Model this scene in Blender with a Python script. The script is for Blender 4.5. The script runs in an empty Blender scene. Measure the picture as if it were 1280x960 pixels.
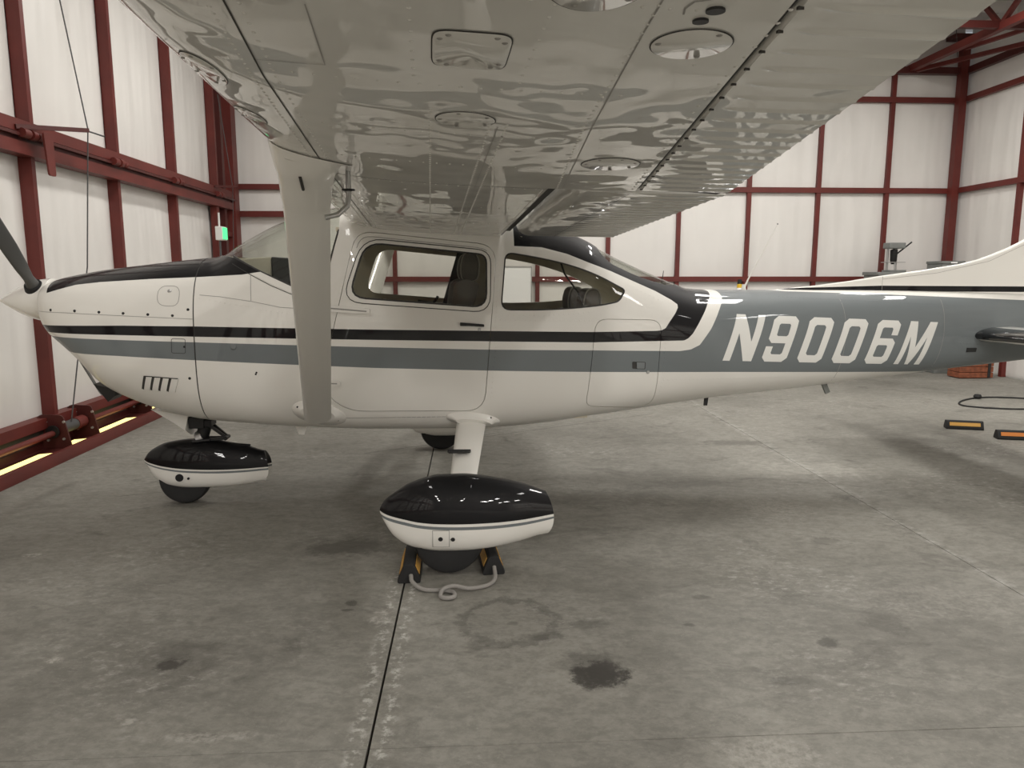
import bpy, bmesh, math, random
import numpy as np
from mathutils import Vector, Matrix
random.seed(7)
C = bpy.context.scene.collection
# ---------------------------------------------------------------- camera, world, lights, exposure
YH = math.atan(50/920)            # the hangar axes against the view direction
YA = math.radians(6.3)            # the aircraft axes
A0 = Vector((-.49, 5.04, 0))      # ground point midway between the main wheels
cam = bpy.data.cameras.new('camera'); co = bpy.data.objects.new('camera', cam); C.objects.link(co)
cam.sensor_width = 36; cam.lens = 36*920/1280; cam.clip_start = .02
co.location = (0, 0, 1.54); co.rotation_euler = (math.pi/2-math.atan(138/920), 0, 0)
bpy.context.scene.camera = co
wd = bpy.data.worlds.new('world'); bpy.context.scene.world = wd; wd.use_nodes = True
wd.node_tree.nodes['Background'].inputs[0].default_value = (.8, .85, .9, 1)
wd.node_tree.nodes['Background'].inputs[1].default_value = .3
vs = bpy.context.scene.view_settings
vs.view_transform = 'Standard'; vs.look = 'None'; vs.gamma = 1; vs.exposure = 0.5
HR = Matrix.Rotation(YH, 4, 'Z')
LAMPS = [(X, Y, k*(1.15 if X > 3 else .9)) for Y, k in ((-10.2, 1.9), (-7.6, 1.9), (-4.6, 1.35), (1.6, .45), (6.2, .75), (8.9, .85)) for X in (-1.8, 1.0, 3.6, 5.9)]
LAMP_W = 52
for X, Y, k in LAMPS:  # added lamps; the rows behind the camera light the fuselage side
    l = bpy.data.lights.new('added_lamp', 'AREA'); l.shape = 'RECTANGLE'; l.size = .35; l.size_y = 1.25
    l.energy = LAMP_W*k; l.color = (1, .97, .93)
    o = bpy.data.objects.new('added_lamp', l); C.objects.link(o); o.matrix_world = HR @ Matrix.Translation((X, Y, 5.02))

# ---------------------------------------------------------------- helpers
def tag(o, label=None, cat=None, group=None, kind=None):
    for k, v in (('label', label), ('category', cat), ('group', group), ('kind', kind)):
        if v: o[k] = v
    return o
def empty(name, loc=(0, 0, 0), rz=0, label=None, cat=None, group=None, kind=None):
    o = bpy.data.objects.new(name, None); C.objects.link(o); o.location = loc; o.rotation_euler = (0, 0, rz); o.empty_display_size = .1
    return tag(o, label, cat, group, kind)
def obj(name, me, mat=None, parent=None, label=None, kind=None):
    o = bpy.data.objects.new(name, me); C.objects.link(o)
    if mat is not None and not me.materials: me.materials.append(mat)
    if parent: o.parent = parent
    return tag(o, label, None, None, kind)
def copy_tree(o, parent=None):
    c = o.copy(); C.objects.link(c); c.parent = parent
    for ch in list(o.children): copy_tree(ch, c)
    return c
class MB:
    def __init__(s): s.v = []; s.f = []; s.m = []; s.sm = []
    def add(s, vs, fs, mi=0, smooth=False):
        b = len(s.v); s.v += [tuple(v) for v in vs]; s.f += [tuple(b+i for i in f) for f in fs]
        s.m += [mi]*len(fs); s.sm += [smooth]*len(fs); return s
    def box(s, lo, hi, mi=0):
        x0, y0, z0 = lo; x1, y1, z1 = hi
        return s.add([(x0,y0,z0),(x1,y0,z0),(x1,y1,z0),(x0,y1,z0),(x0,y0,z1),(x1,y0,z1),(x1,y1,z1),(x0,y1,z1)],
                     [(0,3,2,1),(4,5,6,7),(0,1,5,4),(1,2,6,5),(2,3,7,6),(3,0,4,7)], mi)
    def rings(s, R, closed=True, caps=True, mi=0, smooth=True):
        n = len(R[0]); vs = [p for r in R for p in r]; fs = []
        for i in range(len(R)-1):
            for j in range(n if closed else n-1):
                k = (j+1) % n; fs.append((i*n+j, i*n+k, (i+1)*n+k, (i+1)*n+j))
        s.add(vs, fs, mi, smooth)
        if caps and closed:
            b = len(s.v)-len(vs)
            s.f += [tuple(b+j for j in range(n-1, -1, -1)), tuple(b+(len(R)-1)*n+j for j in range(n))]
            s.m += [mi]*2; s.sm += [False]*2
        return s
    def tube(s, pts, r, n=10, mi=0, caps=True):
        pts = [Vector(p) for p in pts]; R = []; ref = None
        for i, p in enumerate(pts):
            d = (pts[min(i+1, len(pts)-1)]-pts[max(i-1, 0)]).normalized()
            if ref is None: ref = d.orthogonal().normalized()
            a = (ref-d*ref.dot(d)).normalized(); ref = a; b = d.cross(a)
            rr = r[i] if isinstance(r, (list, tuple)) else r
            R.append([p+a*rr*math.cos(t*2*math.pi/n)+b*rr*math.sin(t*2*math.pi/n) for t in range(n)])
        return s.rings(R, True, caps, mi)
    def bar(s, p, q, w, h, mi=0):     # square bar p->q, w across (horizontal), h in the other direction
        p = Vector(p); q = Vector(q); d = (q-p).normalized(); u = d.cross(Vector((0, 0, 1)))
        u = u.normalized() if u.length > 1e-3 else Vector((1, 0, 0)); v = u.cross(d)
        R = [[c+u*w/2*a+v*h/2*b for a, b in ((-1,-1),(1,-1),(1,1),(-1,1))] for c in (p, q)]
        return s.rings(R, smooth=False)
    def prism(s, poly, axis, a, b, mi=0):   # poly of 2-D points extruded along an axis
        def P(u, v, w): return {'x': (w, u, v), 'y': (u, w, v), 'z': (u, v, w)}[axis]
        return s.rings([[P(u, v, a) for u, v in poly], [P(u, v, b) for u, v in poly]], smooth=False, mi=mi)
    def lathe(s, prof, c=(0, 0, 0), axis='z', n=24, mi=0):
        R = []
        for r, h in prof:
            ring = []
            for t in range(n):
                a = t*2*math.pi/n; u, v = r*math.cos(a), r*math.sin(a)
                p = {'z': (u, v, h), 'x': (h, u, v), 'y': (u, h, v)}[axis]
                ring.append((p[0]+c[0], p[1]+c[1], p[2]+c[2]))
            R.append(ring)
        return s.rings(R, mi=mi)
    def mesh(s, name='m', fix=True):
        me = bpy.data.meshes.new(name); me.from_pydata(s.v, [], s.f)
        me.polygons.foreach_set('material_index', s.m); me.polygons.foreach_set('use_smooth', s.sm)
        if fix:
            b = bmesh.new(); b.from_mesh(me); bmesh.ops.recalc_face_normals(b, faces=b.faces); b.to_mesh(me); b.free()
            me.set_sharp_from_angle(angle=math.radians(42))
        me.update(); return me
    def build(s, name, mat, parent=None, label=None, kind=None, bevel=0, fix=True):
        me = s.mesh(name, fix)
        for m in (mat if isinstance(mat, (list, tuple)) else [mat]): me.materials.append(m)
        o = obj(name, me, None, parent, label, kind)
        if bevel:
            md = o.modifiers.new('bevel', 'BEVEL'); md.width = bevel; md.segments = 2; md.limit_method = 'ANGLE'
        return o
def rounded(poly, r, n=5):
    out = []; N = len(poly)
    for i in range(N):
        p = Vector(poly[i]); a = Vector(poly[i-1])-p; b = Vector(poly[(i+1) % N])-p
        rr = r[i] if isinstance(r, (list, tuple)) else r
        d = min(rr, a.length*.49, b.length*.49)
        if d < 1e-4: out.append(tuple(p)); continue
        s, e = p+a.normalized()*d, p+b.normalized()*d
        for k in range(n+1):
            t = k/n; out.append(tuple((1-t)**2*s+2*t*(1-t)*p+t*t*e))
    return out
def inset(poly, d):      # move every edge of a polygon inwards by d
    N = len(poly); A = sum(poly[i-1][0]*poly[i][1]-poly[i][0]*poly[i-1][1] for i in range(N)); sg = 1 if A > 0 else -1
    out = []
    for i in range(N):
        p0, p, p1 = Vector(poly[i-1]), Vector(poly[i]), Vector(poly[(i+1) % N])
        e0, e1 = (p-p0).normalized(), (p1-p).normalized()
        n0, n1 = Vector((-e0.y, e0.x))*sg, Vector((-e1.y, e1.x))*sg
        m = (n0+n1); m = m/max(m.dot(n0), .3) if m.length > 1e-6 else n0
        out.append(tuple(p+m*d))
    return out
# ---------------------------------------------------------------- materials
def mat(name, col=(.8, .8, .8), rough=.5, metal=0, coat=0, emit=None, es=0, spec=.5, bump=None, var=0, vs_=8):
    m = bpy.data.materials.new(name); m.use_nodes = True; nt = m.node_tree; b = nt.nodes['Principled BSDF']
    b.inputs['Base Color'].default_value = (*col, 1); b.inputs['Roughness'].default_value = rough
    b.inputs['Metallic'].default_value = metal; b.inputs['Coat Weight'].default_value = coat; b.inputs['Coat Roughness'].default_value = .015
    b.inputs['Specular IOR Level'].default_value = spec
    if emit: b.inputs['Emission Color'].default_value = (*emit, 1); b.inputs['Emission Strength'].default_value = es
    if bump or var:
        tc = nt.nodes.new('ShaderNodeTexCoord')
        if bump:
            sc, st, dist = bump[:3]; mp = nt.nodes.new('ShaderNodeMapping'); nt.links.new(tc.outputs['Object'], mp.inputs[0])
            if len(bump) > 3: mp.inputs['Scale'].default_value = bump[3]
            n = nt.nodes.new('ShaderNodeTexNoise'); n.inputs['Scale'].default_value = sc; n.inputs['Detail'].default_value = 2
            nt.links.new(mp.outputs[0], n.inputs['Vector'])
            bp = nt.nodes.new('ShaderNodeBump'); bp.inputs['Strength'].default_value = st; bp.inputs['Distance'].default_value = dist
            nt.links.new(n.outputs[0], bp.inputs['Height']); nt.links.new(bp.outputs[0], b.inputs['Normal'])
            if coat: nt.links.new(bp.outputs[0], b.inputs['Coat Normal'])
        if var:
            n = nt.nodes.new('ShaderNodeTexNoise'); n.inputs['Scale'].default_value = vs_; n.inputs['Detail'].default_value = 5
            nt.links.new(tc.outputs['Object'], n.inputs['Vector'])
            r = nt.nodes.new('ShaderNodeValToRGB'); r.color_ramp.elements[0].position = .3; r.color_ramp.elements[1].position = .7
            r.color_ramp.elements[0].color = (*[c*(1-var) for c in col], 1); r.color_ramp.elements[1].color = (*[min(1, c*(1+var)) for c in col], 1)
            nt.links.new(n.outputs[0], r.inputs[0]); nt.links.new(r.outputs[0], b.inputs['Base Color'])
    return m
class NT:               # short-hand for node maths
    def __init__(s, nt): s.nt = nt
    def m(s, op, a, b=0, c=0):
        n = s.nt.nodes.new('ShaderNodeMath'); n.operation = op
        for i, v in enumerate((a, b, c)):
            if isinstance(v, (int, float)): n.inputs[i].default_value = v
            else: s.nt.links.new(v, n.inputs[i])
        return n.outputs[0]
    def curve(s, x, pts, soft=False):        # piecewise-linear value of x
        xs = [p[0] for p in pts]; ys = [p[1] for p in pts]; x0, x1 = min(xs), max(xs); y0, y1 = min(ys)-.001, max(ys)+.001
        t = s.m('DIVIDE', s.m('SUBTRACT', x, x0), x1-x0)
        n = s.nt.nodes.new('ShaderNodeFloatCurve'); cv = n.mapping.curves[0]
        P = sorted(((a-x0)/(x1-x0), (b-y0)/(y1-y0)) for a, b in pts)
        cv.points[0].location = P[0]; cv.points[1].location = P[-1]
        for p in P[1:-1]: cv.points.new(*p)
        for p in cv.points: p.handle_type = 'AUTO' if soft else 'VECTOR'
        n.mapping.extend = 'HORIZONTAL'; n.mapping.update(); s.nt.links.new(t, n.inputs['Value'])
        return s.m('ADD', s.m('MULTIPLY', n.outputs[0], y1-y0), y0)
    def mix(s, f, a, b):
        n = s.nt.nodes.new('ShaderNodeMix'); n.data_type = 'RGBA'
        for i, v in ((0, f), (6, a), (7, b)):
            if isinstance(v, (int, float)): n.inputs[i].default_value = v
            elif isinstance(v, tuple): n.inputs[i].default_value = (*v, 1)
            else: s.nt.links.new(v, n.inputs[i])
        return n.outputs[2]
    def noise(s, vec, sc, det=3, rough=.5, dist=0):
        n = s.nt.nodes.new('ShaderNodeTexNoise'); n.inputs['Scale'].default_value = sc; n.inputs['Detail'].default_value = det
        n.inputs['Roughness'].default_value = rough; n.inputs['Distortion'].default_value = dist; s.nt.links.new(vec, n.inputs['Vector']); return n.outputs[0]
    def ramp(s, v, a, b): 
        n = s.nt.nodes.new('ShaderNodeMapRange'); n.inputs[1].default_value = a; n.inputs[2].default_value = b; s.nt.links.new(v, n.inputs[0]); return n.outputs[0]
WHITE = (.80, .785, .735); GREY = (.165, .185, .19); BLACK = (.004, .004, .005)
def paint(name, fn, bump=(1.6, .5, .012)):
    m = mat(name, WHITE, .5, coat=.45, bump=bump, spec=.15); k = NT(m.node_tree)
    tc = m.node_tree.nodes.new('ShaderNodeTexCoord'); sp = m.node_tree.nodes.new('ShaderNodeSeparateXYZ'); m.node_tree.links.new(tc.outputs['Object'], sp.inputs[0])
    col = fn(k, sp.outputs[0], sp.outputs[2]); m.node_tree.links.new(col, m.node_tree.nodes['Principled BSDF'].inputs['Base Color']); return m
def livery(k, x, z):
    btop = k.curve(x, [(-2.47,1.235),(-1.879,1.238),(-1.432,1.232),(-.393,1.207),(.233,1.195),(.935,1.179),(5.3,1.176)])
    bbot = k.curve(x, [(-2.47,1.195),(-1.883,1.182),(-1.435,1.171),(-.395,1.145),(.232,1.131),(.936,1.114),(5.3,1.108)])
    gtop = k.curve(x, [(-2.47,1.172),(-2.3,1.168),(-1.885,1.153),(-1.437,1.138),(-.396,1.101),(.232,1.08),(.937,1.064),(1.541,1.045),(5.3,1.04)])
    gbot = k.curve(x, [(-2.47,1.085),(-1.9,1.058),(-1.443,1.031),(-1.105,1.012),(-.4,.975),(.231,.951),(.94,.927),(1.824,.899),(2.684,.868),(3.867,.823),(5.3,.80)])
    xf = k.curve(z, [(1.0,1.35),(1.178,1.35),(1.181,1.399),(1.195,1.429),(1.238,1.46),(1.287,1.501),(1.322,1.524),(1.343,1.525),(1.372,1.486),(1.43,1.38),(1.494,1.228),(1.555,1.077),(1.606,.926),(1.661,.781),(1.70,.62),(1.706,.447),(1.80,.447)])
    xr = k.curve(z, [(1.0,1.40),(1.104,1.44),(1.108,1.462),(1.113,1.556),(1.127,1.586),(1.156,1.617),(1.255,1.685),(1.353,1.756),(1.422,1.823),(1.80,1.85)])
    xw = k.curve(z, [(1.0,1.50),(1.044,1.50),(1.047,1.542),(1.054,1.605),(1.082,1.667),(1.182,1.745),(1.296,1.814),(1.38,1.875),(1.425,1.892),(1.80,1.90)])
    ctop = k.curve(x, [(-2.41,1.60),(-2.34,1.425),(-2.279,1.443),(-2.165,1.474),(-2.022,1.49),(-1.727,1.508),(-1.431,1.52),(-1.173,1.534),(-1.0,1.56)])
    fin = k.curve(x, [(1.9,1.46),(2.25,1.432),(2.4,1.418),(3.06,1.398),(4.16,1.352),(5.3,1.30)])
    GT = lambda a, b: k.m('GREATER_THAN', a, b)
    AND = lambda a, b: k.m('MULTIPLY', a, b)
    OR = lambda a, b: k.m('MAXIMUM', a, b)
    grey = AND(AND(GT(z, gbot), GT(gtop, z)), GT(1.60, x))
    grey = OR(grey, AND(AND(GT(x, xw), GT(z, gbot)), GT(fin, z)))
    blk = AND(AND(GT(z, bbot), GT(btop, z)), GT(1.45, x))
    blk = OR(blk, AND(AND(GT(x, xf), GT(xr, x)), GT(z, bbot)))
    blk = OR(blk, AND(AND(GT(z, ctop), GT(-1.06, x)), GT(x, -2.40)))
    return k.mix(blk, k.mix(grey, WHITE, GREY), BLACK)
def finliv(k, x, z):
    hi = k.curve(x, [(2.3,1.434),(3.18,1.454),(4.32,1.446),(5.7,1.44)]); lo = k.curve(x, [(2.3,1.430),(2.6,1.425),(3.18,1.414),(4.32,1.405),(5.7,1.40)])
    return k.mix(k.m('MULTIPLY', k.m('GREATER_THAN', hi, z), k.m('GREATER_THAN', z, lo)), WHITE, BLACK)
def bands(w, g, b_):
    def fn(k, x, z):
        a, b, c = k.curve(x, w, True), k.curve(x, g, True), k.curve(x, b_, True); GT = lambda p, q: k.m('GREATER_THAN', p, q)
        return k.mix(GT(z, a), k.mix(k.m('MULTIPLY', GT(b, z), GT(z, c)), WHITE, GREY), BLACK)
    return fn
M = dict(
    paint=paint('livery_paint', livery), fin=paint('fin_paint', finliv),
    white=mat('white_paint', WHITE, .3, coat=1, bump=(2.0, .4, .01)),
    under=mat('wing_white_shaded', (.67, .66, .62), .5, spec=.3, coat=1, bump=(2.9, .7, .022, (1, .8, 1))),  # same white, darkened so the wing underside looks shaded
    letter=mat('letter_white', (.78, .78, .74), .35, coat=.6), black=mat('black_paint', BLACK, .12, coat=1),
    grey=mat('grey_paint', GREY, .3, coat=1), seam=mat('seam_dark', (.035, .033, .03), .7), softseam=mat('seam_soft', (.30, .29, .27), .6),
    rubber=mat('tyre_rubber', (.012, .012, .012), .75, bump=(60, .3, .003)), dark=mat('dark_metal', (.012, .012, .012), .45, .2),
    blade=mat('blade_grey', (.10, .10, .096), .5, .2), steel=mat('steel', (.45, .45, .44), .35, .9), alu=mat('aluminium_rim', (.6, .6, .6), .4, .8),
    lining=mat('cabin_lining', (.55, .50, .39), .8, var=.1), seat=mat('seat_fabric', (.20, .19, .175), .9, bump=(300, .3, .002)), seat_trim=mat('seat_piping', (.5, .48, .44), .8),
    panel=mat('instrument_black', (.02, .02, .02), .6), tan=mat('glareshield_tan', (.42, .39, .32), .8),
    red=mat('red_oxide_steel', (.120, .0165, .0115), .5, var=.18, vs_=3), darkred=mat('red_steel_dark', (.068, .010, .0075), .5),
    vinyl=mat('vinyl_liner', (.755, .735, .70), .45, bump=(2.2, .8, .09, (1, 1, .16)), var=.045, vs_=.9),
    dim=mat('darkened_front_liner', (.16, .155, .15), .6),  # unseen front wall, coloured dark to cut the light it bounces back
    ceil=mat('ceiling_liner', (.55, .52, .50), .5, bump=(1.3, .4, .05)),
    daylight=mat('daylight_glow', (.9, .8, .3), .6, emit=(1.0, .84, .30), es=1.0),  # glow stands in for daylight through the gaps under the door
    cable=mat('steel_cable', (.10, .10, .10), .5, .5), orange=mat('orange_stripe', (.62, .20, .03), .5), yellow=mat('amber_stripe', (.60, .33, .07), .5),
    rope=mat('rope_fibre', (.30, .285, .265), .95, bump=(180, .8, .006)), grey_steel=mat('grey_steel', (.20, .21, .20), .5, .2, var=.1), wood=mat('brown_board', (.24, .075, .035), .7, var=.35, vs_=20),
    green=mat('green_lamp', (.1, .9, .3), .4, emit=(.08, .95, .35), es=.55), board=mat('white_board', (.95, .95, .95), .3), plastic=mat('white_plastic', (.75, .75, .72), .5),
    lamp=mat('lamp_face', (1, 1, 1), .5, emit=(1, .97, .93), es=6), amber=mat('cone_amber', (.7, .45, .03), .5))
def glass(name, tint, refl=.06):
    m = bpy.data.materials.new(name); m.use_nodes = True; nt = m.node_tree; nt.nodes.clear()
    o = nt.nodes.new('ShaderNodeOutputMaterial'); mx = nt.nodes.new('ShaderNodeMixShader'); t = nt.nodes.new('ShaderNodeBsdfTransparent'); g = nt.nodes.new('ShaderNodeBsdfGlossy')
    t.inputs[0].default_value = (*tint, 1); g.inputs['Roughness'].default_value = .01; f = nt.nodes.new('ShaderNodeFresnel'); f.inputs[0].default_value = 1.4
    gm = nt.nodes.new('ShaderNodeNewGeometry'); fm = NT(nt).m('MULTIPLY', f.outputs[0], NT(nt).m('SUBTRACT', 1, gm.outputs['Backfacing'])); nt.links.new(fm, mx.inputs[0]); nt.links.new(t.outputs[0], mx.inputs[1]); nt.links.new(g.outputs[0], mx.inputs[2]); nt.links.new(mx.outputs[0], o.inputs[0]); return m
M['glass'] = glass('cabin_glass', (.93, .94, .92)); M['tint'] = glass('tinted_glass', (.80, .80, .77))
# ---------------------------------------------------------------- fuselage sections
ST=np.array([  # x, half width, z bottom, z widest, z top, exponent bottom, exponent top
(-2.470,.200,1.235,1.355,1.470,2.3,2.3),
(-2.445,.270,1.185,1.350,1.486,2.4,2.4),
(-2.400,.345,1.130,1.340,1.502,2.5,2.4),
(-2.330,.410,1.080,1.320,1.522,2.6,2.4),
(-2.216,.455,.965,1.290,1.545,2.7,2.5),
(-2.090,.485,.815,1.250,1.567,2.8,2.6),
(-1.930,.508,.730,1.200,1.588,2.9,2.7),
(-1.770,.525,.670,1.150,1.608,3.0,2.8),
(-1.540,.542,.612,1.100,1.634,3.2,2.9),
(-1.400,.550,.596,1.090,1.648,3.4,3.0),
(-1.200,.560,.580,1.080,1.765,3.7,3.0),
(-0.970,.570,.565,1.080,1.880,4.0,3.2),
(-0.700,.576,.550,1.080,1.955,4.3,3.8),
(-0.500,.580,.540,1.080,1.975,4.4,4.4),
(0.250,.580,.530,1.080,1.950,4.4,4.4),
(0.700,.565,.555,1.080,1.850,4.3,4.0),
(0.950,.548,.588,1.080,1.765,4.2,3.6),
(1.080,.536,.600,1.080,1.700,4.1,2.9),
(1.330,.506,.627,1.080,1.590,3.8,2.45),
(1.570,.478,.650,1.080,1.490,3.4,2.45),
(1.700,.462,.662,1.075,1.440,3.2,2.6),
(1.900,.436,.680,1.070,1.428,3.0,2.7),
(2.460,.362,.722,1.075,1.425,2.8,2.6),
(3.040,.285,.778,1.085,1.422,2.7,2.5),
(3.640,.205,.835,1.110,1.412,2.6,2.5),
(4.120,.145,.878,1.130,1.400,2.5,2.4),
(5.300,.045,.985,1.180,1.350,2.2,2.2)])
def _pchip(xs,ys):
    h=np.diff(xs);d=np.diff(ys)/h;m=np.zeros(len(xs))
    for i in range(1,len(xs)-1):
        if d[i-1]*d[i]>0:
            w1=2*h[i]+h[i-1];w2=h[i]+2*h[i-1];m[i]=(w1+w2)/(w1/d[i-1]+w2/d[i])
    m[0]=d[0];m[-1]=d[-1]
    def f(x):
        x=min(max(x,xs[0]),xs[-1]);i=min(int(np.searchsorted(xs,x,side='right'))-1,len(xs)-2);i=max(i,0)
        t=(x-xs[i])/h[i]
        return float((2*t**3-3*t*t+1)*ys[i]+(t**3-2*t*t+t)*h[i]*m[i]+(3*t*t-2*t**3)*ys[i+1]+(t**3-t*t)*h[i]*m[i+1])
    return f
_SF=[_pchip(ST[:,0],ST[:,k]) for k in range(1,7)]
_SC={}
def sec(x):
    k=round(x,4)
    if k not in _SC: _SC[k]=tuple(f(x) for f in _SF)
    return _SC[k]
def hw(x,z,off=0.0):
    w,zb,zc,zt,nb,nt=sec(x)
    w-=off;zb+=off;zt-=off
    if z>zc: r=(z-zc)/(zt-zc);n=nt
    else: r=(zc-z)/(zc-zb);n=nb
    if r>=1: return 0.0
    return w*(1-r**n)**(1/n)
# ---------------------------------------------------------------- the floor (hangar axes)
def floor_mat():
    m = mat('concrete', (.3, .3, .28), .6); nt = m.node_tree; k = NT(nt); tc = nt.nodes.new('ShaderNodeTexCoord'); v = tc.outputs['Object']
    sp = nt.nodes.new('ShaderNodeSeparateXYZ'); nt.links.new(v, sp.inputs[0]); X, Y = sp.outputs[0], sp.outputs[1]
    mp = nt.nodes.new('ShaderNodeMapping'); nt.links.new(v, mp.inputs[0]); mp.inputs['Scale'].default_value = (1, 1.6, 1); mp.inputs['Rotation'].default_value = (0, 0, .5); w = mp.outputs[0]
    big = k.ramp(k.noise(v, .55, 4, .55), .32, .68); mid = k.ramp(k.noise(w, 3.0, 8, .68, .4), .3, .72); fine = k.ramp(k.noise(v, 34, 4, .65), .25, .75)
    c = k.mix(big, (.125, .119, .100), (.310, .299, .262)); c = k.mix(k.m('MULTIPLY', mid, .62), c, (.36, .35, .312)); c = k.mix(k.m('MULTIPLY', fine, .32), c, (.10, .095, .083))
    st2 = k.ramp(k.noise(w, 11, 9, .8, .3), .44, .58); c = k.mix(k.m('MULTIPLY', st2, .34), c, (.085, .081, .07)); sp2 = k.ramp(k.noise(v, 60, 5, .8), .60, .68); c = k.mix(k.m('MULTIPLY', sp2, .35), c, (.45, .44, .40))
    dk = k.ramp(k.noise(w, 2.1, 7, .7, .8), .56, .78); c = k.mix(k.m('MULTIPLY', dk, .75), c, (.06, .055, .047))
    # scuffed pale efflorescence: streaks and along the long joint
    sc = k.m('MULTIPLY', k.ramp(k.noise(w, 16, 6, .75), .52, .70), k.ramp(k.noise(v, .9, 3), .50, .68)); c = k.mix(k.m('MULTIPLY', sc, .75), c, (.50, .485, .45))
    jl = k.m('ABSOLUTE', k.m('SUBTRACT', k.m('ABSOLUTE', k.m('ADD', X, .35)), .045))
    jw = k.m('MULTIPLY', k.m('MULTIPLY', k.ramp(jl, .045, .0), k.m('LESS_THAN', Y, 3.7)), k.ramp(k.noise(v, 22, 5, .7), .50, .62)); c = k.mix(k.m('MULTIPLY', jw, .75), c, (.55, .54, .50))
    j2 = k.m('MULTIPLY', k.ramp(k.m('ABSOLUTE', k.m('SUBTRACT', X, 2.66)), .07, .0), k.ramp(k.noise(v, 9, 6, .75), .46, .62)); c = k.mix(k.m('MULTIPLY', j2, .7), c, (.42, .41, .38))
    j3 = k.m('MULTIPLY', k.ramp(k.m('ABSOLUTE', k.m('SUBTRACT', X, 2.62)), .16, .0), k.ramp(k.noise(v, 4, 6, .75), .5, .66)); c = k.mix(k.m('MULTIPLY', j3, .6), c, (.07, .065, .055))
    sn = k.noise(v, 38, 5, .7); dn = k.noise(v, 13, 7, .75)
    def spot(cx, cy, rx, ry, col, st, ring=0, rag=2.6):
        nonlocal c
        dx = k.m('DIVIDE', k.m('SUBTRACT', X, cx), rx); dy = k.m('DIVIDE', k.m('SUBTRACT', Y, cy), ry)
        d = k.m('SQRT', k.m('ADD', k.m('MULTIPLY', dx, dx), k.m('MULTIPLY', dy, dy))); d = k.m('ADD', d, k.m('MULTIPLY', k.m('SUBTRACT', dn, .5), rag))
        f = k.ramp(d, 1.05, .6) if not ring else k.ramp(k.m('ABSOLUTE', k.m('SUBTRACT', d, 1)), ring, ring*.4)
        if col == P: f = k.m('MULTIPLY', f, k.ramp(sn, .42, .58))
        c = k.mix(k.m('MULTIPLY', f, st), c, col)
    D = (.040, .036, .03); P = (.42, .40, .36)
    for a in ((.50,2.655,.10,.10,D,.8),(.47,2.70,.14,.13,D,.4),(.47,2.63,.12,.10,D,.85),(-1.21,2.80,.06,.055,D,.8),(-1.19,2.86,.06,.05,D,.35),(-1.2,2.85,.22,.16,D,.25),(-.575,3.32,.035,.03,D,.6),(-.585,3.25,.03,.014,D,.55),(1.49,2.835,.055,.05,D,.55),(1.82,3.0,.11,.12,D,.35),
              (1.08,3.3,.05,.03,D,.35),(.17,3.08,.03,.022,D,.4),(.95,3.02,.035,.02,D,.5),(1.2,2.55,.1,.035,D,.35),(-.72,4.05,.28,.14,D,.5),(1.5,5.2,.4,.12,D,.22),(.9,4.9,.5,.25,D,.25),(2.4,6.5,.35,.12,D,.4),(-1.9,4.9,.16,.09,D,.45),(.30,2.95,.09,.04,D,.4),
              (.5,3.05,.1,.05,D,.35),(2.05,4.0,.1,.07,D,.3),(.62,2.2,.07,.06,D,.2),
              (-2.43,4.02,.07,.035,P,.8),(-1.69,2.86,.035,.028,P,.85),(-1.20,2.42,.028,.025,P,.7),(-.43,3.14,.055,.04,P,.8),(-.42,3.22,.04,.025,P,.6),(-.86,8.55,.14,.05,P,.9),(-1.55,7.3,.1,.03,P,.4),(-1.2,6.2,.6,.05,P,.25),
              (-.9,2.32,.22,.03,P,.5),(.95,2.12,.2,.12,P,.45),(2.2,3.2,.5,.2,P,.18),(2.0,4.6,.25,.25,P,.35),(-2.2,6.4,.05,.02,P,.7)): spot(*a)
    spot(.155, 3.10, .21, .21, D, .38, ring=.16, rag=1.1); spot(-1.1, 2.75, .25, .2, D, .14, ring=.2, rag=1)
    def crack(x0, y0, x1, y1, wd, st):
        nonlocal c
        L = math.hypot(x1-x0, y1-y0); nx, ny = -(y1-y0)/L, (x1-x0)/L; tx, ty = (x1-x0)/L, (y1-y0)/L
        wob = k.m('MULTIPLY', k.m('SUBTRACT', k.noise(v, 3, 3), .5), .05)
        d = k.m('ABSOLUTE', k.m('ADD', k.m('ADD', k.m('MULTIPLY', X, nx), k.m('MULTIPLY', Y, ny)), k.m('SUBTRACT', wob, x0*nx+y0*ny)))
        t = k.m('ADD', k.m('MULTIPLY', X, tx), k.m('MULTIPLY', Y, ty)); t0 = x0*tx+y0*ty
        f = k.m('MULTIPLY', k.m('LESS_THAN', d, wd), k.m('MULTIPLY', k.m('GREATER_THAN', t, t0), k.m('LESS_THAN', t, t0+L))); c = k.mix(k.m('MULTIPLY', f, st), c, (.05, .046, .04))
    crack(-.94, 6.27, 2.0, 7.95, .006, .7); crack(-2.5, 5.1, -1.6, 5.4, .005, .6)
    b = nt.nodes['Principled BSDF']; nt.links.new(c, b.inputs['Base Color'])
    nt.links.new(k.m('ADD', k.m('MULTIPLY', mid, .15), .56), b.inputs['Roughness']); b.inputs['Specular IOR Level'].default_value = .3
    bp = nt.nodes.new('ShaderNodeBump'); bp.inputs['Strength'].default_value = .25; bp.inputs['Distance'].default_value = .004; nt.links.new(k.noise(v, 14, 6, .7), bp.inputs['Height']); nt.links.new(bp.outputs[0], b.inputs['Normal'])
    return m
M['concrete'] = floor_mat()
ZC, XL, XR, YB, YF, JN = 5.45, -3.72, 7.95, 12.05, -13.0, (-.35, 2.65, 5.65)
def H(name, **k): return empty(name, (0, 0, 0), YH, **k)
fl = MB().box((XL-.4, YF-.2, -.12), (XR+.3, YB+.3, -.03)).build('floor', M['seam'], kind='structure'); fl.rotation_euler = (0, 0, YH)
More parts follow.
